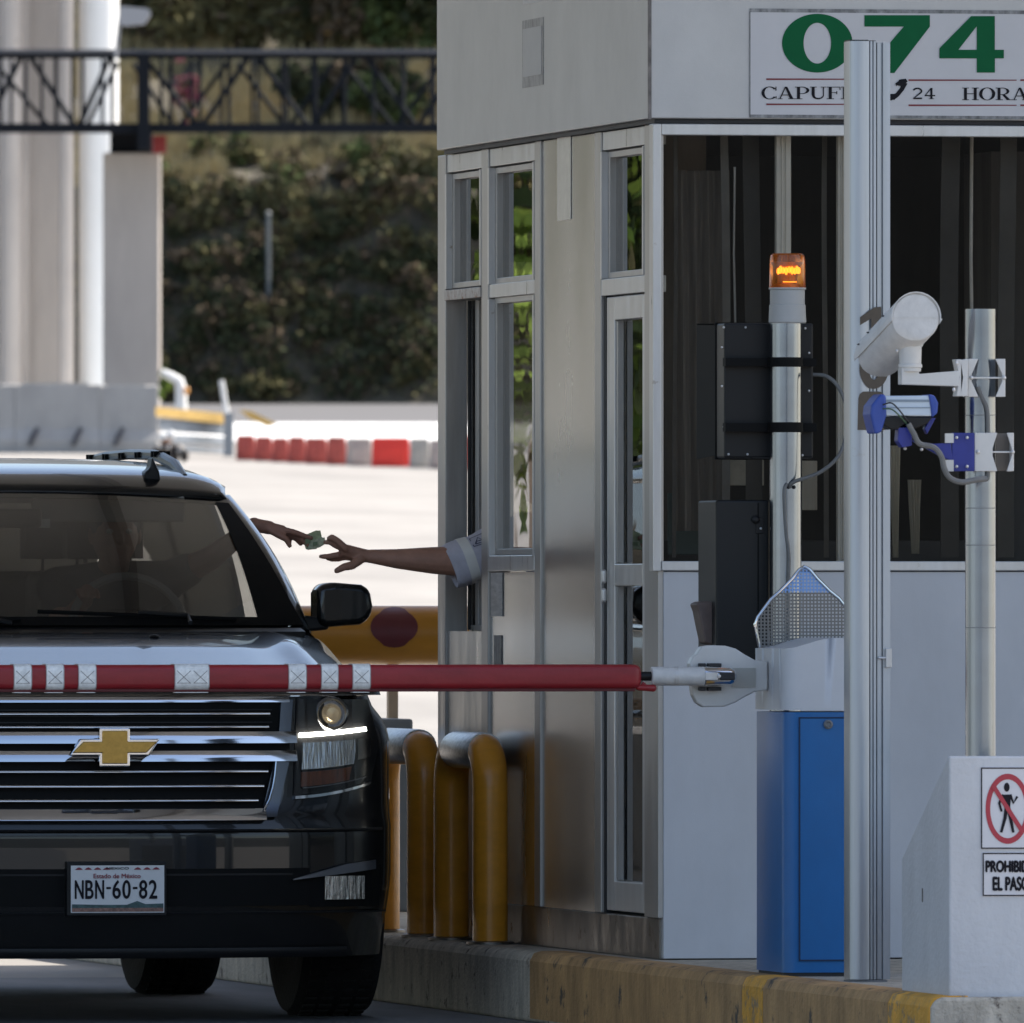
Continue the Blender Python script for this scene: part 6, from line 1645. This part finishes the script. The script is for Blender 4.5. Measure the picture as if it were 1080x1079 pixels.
# metal guard rail with yellow rub strip
gr_ = thing('guard_rail', 'grey steel guard rail with faded yellow top band', 'guard rail', G(200, 478, 240))
mb = MB()
for y0, y1 in ((444, 458), (460, 470), (471, 478)): mb.prism([G(166, y0 - 3, 240), G(236, y0 + 1, 241), G(238, y1 + 1, 241), G(168, y1 - 3, 240)], VIEW * .08)
obj('rail_panel', mb, mat('rail_steel', (.26, .28, .30), .5, .4, var=.15), gr_, bevel=.02)
mb = MB(); mb.prism([G(164, 429, 239.9), G(236, 436, 240.9), G(236, 447, 240.9), G(164, 439, 239.9)], VIEW * .1); obj('yellow_band', mb, M_yback, gr_)
mb = MB(); cbox(mb, 236, 434, 246, 481, 240.5, .25); obj('end_post', mb, mat('rail_steel', (.26, .28, .30), .5), gr_)
mb = MB(); mb.tube([G(233.5, 401, 239), G(238.5, 434, 239)], 3.0 * 239 / F, 10); mb.tube([G(238, 432, 239), G(239, 436, 239)], 4 * 239 / F, 10); obj('leaning_post', mb, M_pierw, None, smooth=True, label='thin white post leaning left above the guard rail', cat='post')
t = thing('road_kerb_arrow', 'curved pale pipe marker with orange reflector behind the guard rail', 'marker', G(188, 432, 243))
mb = MB(); mb.tube([G(170, 392, 243), G(180, 397, 243), G(189, 402, 243), G(191, 412, 243), G(191, 434, 243)], [3.5 * 243 / F, 5 * 243 / F, 5.5 * 243 / F, 6 * 243 / F, 6.5 * 243 / F], 12); obj('pipe', mb, M_pierw, t, smooth=True)
mb = MB(); mb.ell(G(197, 412, 242.9), (.045, .04, .06), 10, 8); obj('reflector', mb, mat('orange_plastic', (.7, .32, .08), .5), t)
mb = MB(); mb.prism([G(252, 432, 262), G(266, 434, 262), G(292, 447, 262), G(282, 450, 262), G(262, 441, 262)], VIEW * .2); obj('yellow_kerb', mb, M_yback, None, label='curved yellow kerb nose beyond the guard rail', cat='kerb')
# red and grey plastic barriers
cols_ = [(249, 268, M_barrel), (269, 286, M_barrel), (287, 303, M_barrel), (304, 321, M_barrel), (322, 344, M_barrel), (345, 364, M_barrel), (365, 391, M_barrelw), (392, 431, M_barrelb), (432, 452, M_barrelw), (453, 480, M_barrelw), (481, 520, M_barrelb), (521, 560, M_barrelw)]
names_ = ['first faded red plastic barrier beside the guard rail end', 'second faded red plastic barrier from the guard rail', 'third faded red plastic barrier from the guard rail', 'fourth faded red plastic barrier from the guard rail', 'fifth faded red plastic barrier from the guard rail', 'sixth faded red plastic barrier just before the grey one', 'dull grey plastic barrier between the red ones', 'bright red plastic barrier nearest to the booth side', 'grey beige plastic barrier right of the bright red one', 'grey beige plastic barrier half hidden by the booth edge', 'red plastic barrier glimpsed through the open service window', 'grey plastic barrier hidden behind the booth']
for i, (a0, b0, m) in enumerate(cols_[:11]):
    d = 236 - i * 1.2; top = 459 + .35 * i + (i * 37 % 5) * .5; bot = 488 + i * 1.3; b0 += 1.2; a0 -= .3
    if m is M_barrelb: top -= 2
    t = thing('plastic_barrier', names_[i], 'barrier', G((a0 + b0) / 2, bot, d), 'row of plastic road barriers')
    mb = MB(); P = [(a0, bot), (b0, bot), (b0, bot - 6), (b0 - .6, top + 4), (b0 - 1.8, top), (a0 + 1.8, top), (a0 + .6, top + 4), (a0, bot - 6)]
    mb.prism([G(x, y, d) for x, y in P], VIEW * .45); obj('shell', mb, m, t, bevel=.015)
    mb = MB(); mb.prism([G(x, y, d - .02) for x, y in ((a0 + 4, bot - 8), (b0 - 4, bot - 8), (b0 - 5, top + 8), (a0 + 5, top + 8))], VIEW * .05); obj('moulded_panel', mb, m, t, bevel=.015)
# pale road band between road and hill, painted line
mb = MB(); mb.prism([G(150, 463, 258), G(1100, 470, 250), G(1100, 461, 256), G(150, 455, 262.5)], (0, 0, .02)) if False else None
mb = MB()
def bandp(d, r): p = VIEW * d + SIDE * r; return Vector((p.x, p.y, gz(min(d, 262)) + max(0, d - 262) * .0205 + .004))
mb.face([mb.bm.verts.new(bandp(*q)) for q in ((263, -12), (263, 12), (296, 12), (300, -12))])
obj('road_marking', mb, M_pierw, kind='structure')

# small dark heap with white tops, seen over the car roof
hp_ = thing('rubble_heap', 'small dark heap with white tops at the foot of the guard rail', 'heap', G(180, 500, 234))
mb = MB(); R = random.Random(2)
for k in range(26): mb.ell(G(176 + R.gauss(0, 8), 486 + R.gauss(0, 9), 234 + R.uniform(-.2, .2)), (R.uniform(.06, .14), R.uniform(.06, .12), R.uniform(.05, .12)), 9, 6)
o_ = obj('heap', mb, mat('heap_dark', (.025, .02, .018), .8, var=.6, vscale=(9, 9, 9)), hp_); remesh(o_, .02, 2)
mb = MB(); mb.ell(G(180.5, 459, 234), (.065, .06, .075), 14, 10); mb.tube([G(179, 462, 234), G(177, 474, 234)], .025, 8); obj('white_cap', mb, M_pierw, hp_, smooth=True)
mb = MB(); mb.ell(G(191, 476, 233.9), (.06, .05, .09), 12, 8); mb.ell(G(194, 484, 233.9), (.05, .05, .06), 12, 8); obj('pale_bag', mb, M_barrelw, hp_, smooth=True)
mb = MB(); mb.ell(G(175, 466, 233.8), (.08, .05, .05), 10, 7); obj('brown_rag', mb, mat('rag', (.16, .09, .06), .9), hp_)

# ---------------------------------------------------------------- vegetation
def crown(mb, c, rad, n, leaf, seed, mats=(0,), clumps=9):
    R = random.Random(seed); cl = []
    for i in range(clumps):
        d = Vector((R.gauss(0, 1), R.gauss(0, 1), R.gauss(0, 1))).normalized() * R.uniform(.25, .85)
        cl.append((Vector((d.x * rad[0], d.y * rad[1], d.z * rad[2])), R.uniform(.28, .5), R.choice(mats)))
    for i in range(n):
        o_, rr_, mi = R.choice(cl)
        d = Vector((R.gauss(0, 1), R.gauss(0, 1), R.gauss(0, 1))).normalized() * (R.uniform(.3, 1) ** .6) * rr_
        p = c + o_ + Vector((d.x * rad[0], d.y * rad[1], d.z * rad[2]))
        a = Vector((R.gauss(0, 1), R.gauss(0, 1), R.gauss(0, 1))).normalized(); b = a.orthogonal().normalized()
        b = (b * cos(i) + a.cross(b) * sin(i)); s_ = leaf * R.uniform(.6, 1.5)
        mb.mi = mi if R.random() > .2 else R.choice(mats)
        mb.face([mb.bm.verts.new(q) for q in (p - b * s_, p + a * s_ * .45, p + b * s_, p - a * s_ * .45)])
    mb.mi = 0
def tree(name, label, cat, base, h, rad, n, leaf, seed, mats, group, trunk_r=.12):
    t = thing(name, label, cat, base, group)
    c = base + Vector((0, 0, h - rad[2] * .8)); R = random.Random(seed)
    mb = MB(); P = [base - Vector((0, 0, .3)), base + Vector((R.uniform(-.1, .1) * h, R.uniform(-.1, .1) * h, h * .4)), c]
    mb.tube(P, [trunk_r, trunk_r * .7, trunk_r * .4], 8)
    for k in range(6):
        e_ = c + Vector((R.uniform(-1, 1) * rad[0] * .8, R.uniform(-1, 1) * rad[1] * .8, R.uniform(-.3, .9) * rad[2])); mb.tube([P[1].lerp(c, R.uniform(.0, .8)), e_], [trunk_r * .4, trunk_r * .12], 6)
    obj('trunk', mb, M_bark, t, smooth=True)
    mb = MB(); crown(mb, c, rad, n, leaf, seed, mats); o = obj('crown', mb, LEAF, t)
    return t
# shrubs on the bank behind the road
adj = ['dark', 'olive', 'brownish', 'dry', 'dense', 'ragged', 'low', 'rounded', 'spreading', 'thin']
R = random.Random(5)
spots_ = []
for row, (yy, cnt) in enumerate(((405, 7), (365, 7), (325, 7), (285, 7), (248, 7), (212, 9), (182, 10))):
    for k in range(cnt):
        px = 178 + 300 * (k + .5 * (row % 2)) / cnt + R.uniform(-12, 12); spots_.append((px, yy + R.uniform(-14, 14), row))
def place_d(px, py):
    """first depth along the ray where the hill is met"""
    d = HB
    while d < 420:
        if hillz(d, (px - 540) / F * d) >= Zat(py, d): return d
        d += .25
    return 400
rowname = ['at the road edge', 'just above the road edge', 'on the lower bank', 'on the middle bank', 'on the upper bank', 'under the sunlit slope', 'on the sunlit slope below the bridge']
for i, (px, py, row) in enumerate(spots_):
    d = place_d(px, py); base = G(px, py + 14, d - .2)
    ms = (0, 0, 3, 1) if row < 4 else ((0, 1, 3, 1) if row < 6 else (1, 3, 2, 1))
    w_ = R.uniform(.55, .95); h = R.uniform(.7, 1.3)
    col_ = (px - 178) / 300
    side_ = 'next to the pier' if col_ < .16 else ('left of the slim post' if col_ < .34 else ('just right of the slim post' if col_ < .52 else ('in the middle of the bank' if col_ < .68 else ('towards the booth' if col_ < .86 else 'beside the booth edge'))))
    t = thing('shrub', 'leafy shrub %s, %s' % (rowname[row], side_), 'shrub', base, 'shrubs covering the bank behind the road')
    mb = MB(); crown(mb, base + Vector((0, 0, h * .45)), (w_, w_ * .7, h * .6), 620, .085, 100 + i, ms, 12); obj('foliage', mb, LEAF, t)
    mb = MB()
    for k in range(4): mb.tube([base - Vector((0, 0, .2)), base + Vector((R.uniform(-.4, .4), R.uniform(-.3, .3), h * .7))], [.03, .01], 5)
    obj('stem', mb, M_bark, t)
# dry grass patches on the slope: nobody could count the tufts
mb = MB(); R = random.Random(3)
for i in range(20000):
    r = R.uniform(-16, 0); d = HB + R.uniform(2.4, 14)
    if mnoise.noise(Vector((r * .6, d * .5, 9))) < -.15: continue
    p = VIEW * d + SIDE * r; p.z = hillz(d, r) - .03; hh_ = R.uniform(.25, .7); a = Vector((R.uniform(-.1, .1), R.uniform(-.1, .1), hh_)); s_ = SIDE * R.uniform(.02, .05)
    mb.face([mb.bm.verts.new(q) for q in (p - s_, p + s_, p + a)])
obj('dry_grass', mb, M_dry, None, label='straw coloured dry grass covering the sunlit slope', cat='grass', kind='stuff')
mb = MB(); R = random.Random(4)
for i in range(9000):
    r = R.uniform(-16, 0); d = HB + R.uniform(.1, 2.8)
    p = VIEW * d + SIDE * r; p.z = hillz(d, r); nrm = Vector((R.gauss(0, 1), R.gauss(0, 1), R.gauss(0, 1))).normalized(); b = nrm.orthogonal().normalized(); s_ = R.uniform(.04, .10)
    p -= VIEW * R.uniform(0, .25); mb.mi = R.choice((0, 0, 1, 3))
    mb.face([mb.bm.verts.new(q) for q in (p - b * s_, p + nrm * s_ * .5, p + b * s_, p - nrm * s_ * .5)])
obj('ground_cover', mb, LEAF, None, label='dark creepers and leaf litter covering the shaded bank', cat='ground cover', kind='stuff')
# trees above
trs = [(345, 132, 2.6, (.8, .7, 1), (0, 3, 0), 'low dark tree seen through the truss right of its middle'),
       (388, 134, 2.8, (.8, .7, 1), (0, 0, 3), 'low very dark tree seen through the truss nearer the booth'),
       (428, 134, 2.8, (.8, .7, 1), (0, 2, 0), 'low dark green tree seen through the truss beside the booth'),
       (165, 60, 3.6, (1.3, 1.0, 1.2), (0, 1, 3), 'dark bushy tree behind the bridge, right of the white column edge'),
       (205, 66, 3.0, (.9, .8, .9), (3, 1, 1), 'brownish small tree behind the bridge left of the slim pale pole'),
       (250, 40, 4.2, (1.1, 1.0, 1.4), (0, 0, 1), 'dark tree behind the bridge touching the slim pale pole'),
       (300, 62, 3.0, (1.0, .9, .9), (3, 3, 1), 'sparse brown tree behind the bridge right of the slim pale pole'),
       (340, 70, 3.4, (1.2, 1.0, 1.2), (1, 3, 0), 'olive brown tree at the middle of the bridge span'),
       (385, 66, 4.0, (1.1, 1.0, 1.4), (0, 0, 3), 'very dark tree behind the bridge nearer the booth'),
       (425, 60, 4.4, (1.2, 1.0, 1.4), (2, 0, 2), 'dark green tree right beside the booth fascia'),
       (455, 75, 4.4, (1.1, 1.0, 1.5), (2, 0, 2), 'green tree mostly hidden by the booth fascia'),
       (225, 10, 4.4, (1.2, 1.0, 1.6), (0, 1, 1), 'tall olive tree at the top edge of the picture left of the pole'),
       (320, 10, 4.6, (1.6, 1.2, 1.6), (1, 3, 0), 'tall ragged tree at the top edge of the picture right of the pole')]
for i, (px, py, h, rad, ms, lab) in enumerate(trs):
    d = place_d(px, py); d = max(d, HB + (5 if py > 120 else 11)); b_ = VIEW * d + SIDE * ((px - 540) / F * d); b_.z = hillz(d, (px - 540) / F * d) - .1
    want = Zat(min(py - 70, 0) if py < 120 else 62, d); h = max(h, want - b_.z + .6) if py < 120 else want - b_.z
    tree('leafy_tree', lab, 'tree', b_, h, (rad[0] * 1.35, rad[1], h * .6), 3200, .12, 40 + i, ms, 'trees on the slope behind the bridge', .08)
p = G(432, 62, 300); 
t = thing('bright_bush', 'bright yellow green bush behind the bridge end beside the booth', 'bush', G(432, 60, HB + 12))
mb = MB(); crown(mb, G(430, 52, HB + 11.5), (.75, .4, .28), 500, .08, 77, (4, 4, 2)); obj('foliage', mb, LEAF, t)
t = thing('roadside_weed', 'pale green weed growing against the pier foot', 'weed', G(173, 420, 250)); mb = MB(); crown(mb, G(172, 402, 250), (.12, .12, .35), 160, .045, 12, (4, 2)); obj('foliage', mb, LEAF, t)
# hanging purple-red blossoms
t = thing('red_flower_bush', 'small bush with dark red blossoms seen through the bridge truss', 'bush', G(200, 100, HB + 7)); mb = MB(); crown(mb, G(198, 95, HB + 7), (.3, .3, .45), 260, .06, 33, (0, 1)); obj('foliage', mb, LEAF, t)
mb = MB(); R = random.Random(8)
for k in range(50):
    p = G(198 + R.gauss(0, 8), 92 + R.gauss(0, 12), HB + 6.6); mb.ell(p, (.05, .05, .05), 6, 4)
obj('blossom', mb, mat('blossom_red', (.20, .03, .05), .7), t)

# trees beside the road on the left, outside the frame: they are what the booth's side glass mirrors
R = random.Random(21)
for i, (X, Y, h, rad, ms, lab) in enumerate(((.8, 96, 6.4, (1.7, 1.6, 3.6), (1, 4, 2), 'tall bright green roadside tree mirrored in the booth side glass'),
        (-1.5, 108, 7, (2.4, 2.4, 3.6), (2, 1, 4), 'broad green roadside tree mirrored in the booth side glass'),
        (-6, 128, 11, (3.2, 3, 4.6), (1, 2, 0), 'large olive roadside tree mirrored in the booth side glass'),
        (-12, 150, 12, (4, 4, 5), (0, 1, 3), 'dark roadside tree far left of the lane'))):
    tree('roadside_tree', lab, 'tree', Vector((X, Y, gz(Y))), h, rad, 9000, .085, 60 + i, ms, 'trees beside the road left of the lane', .2)
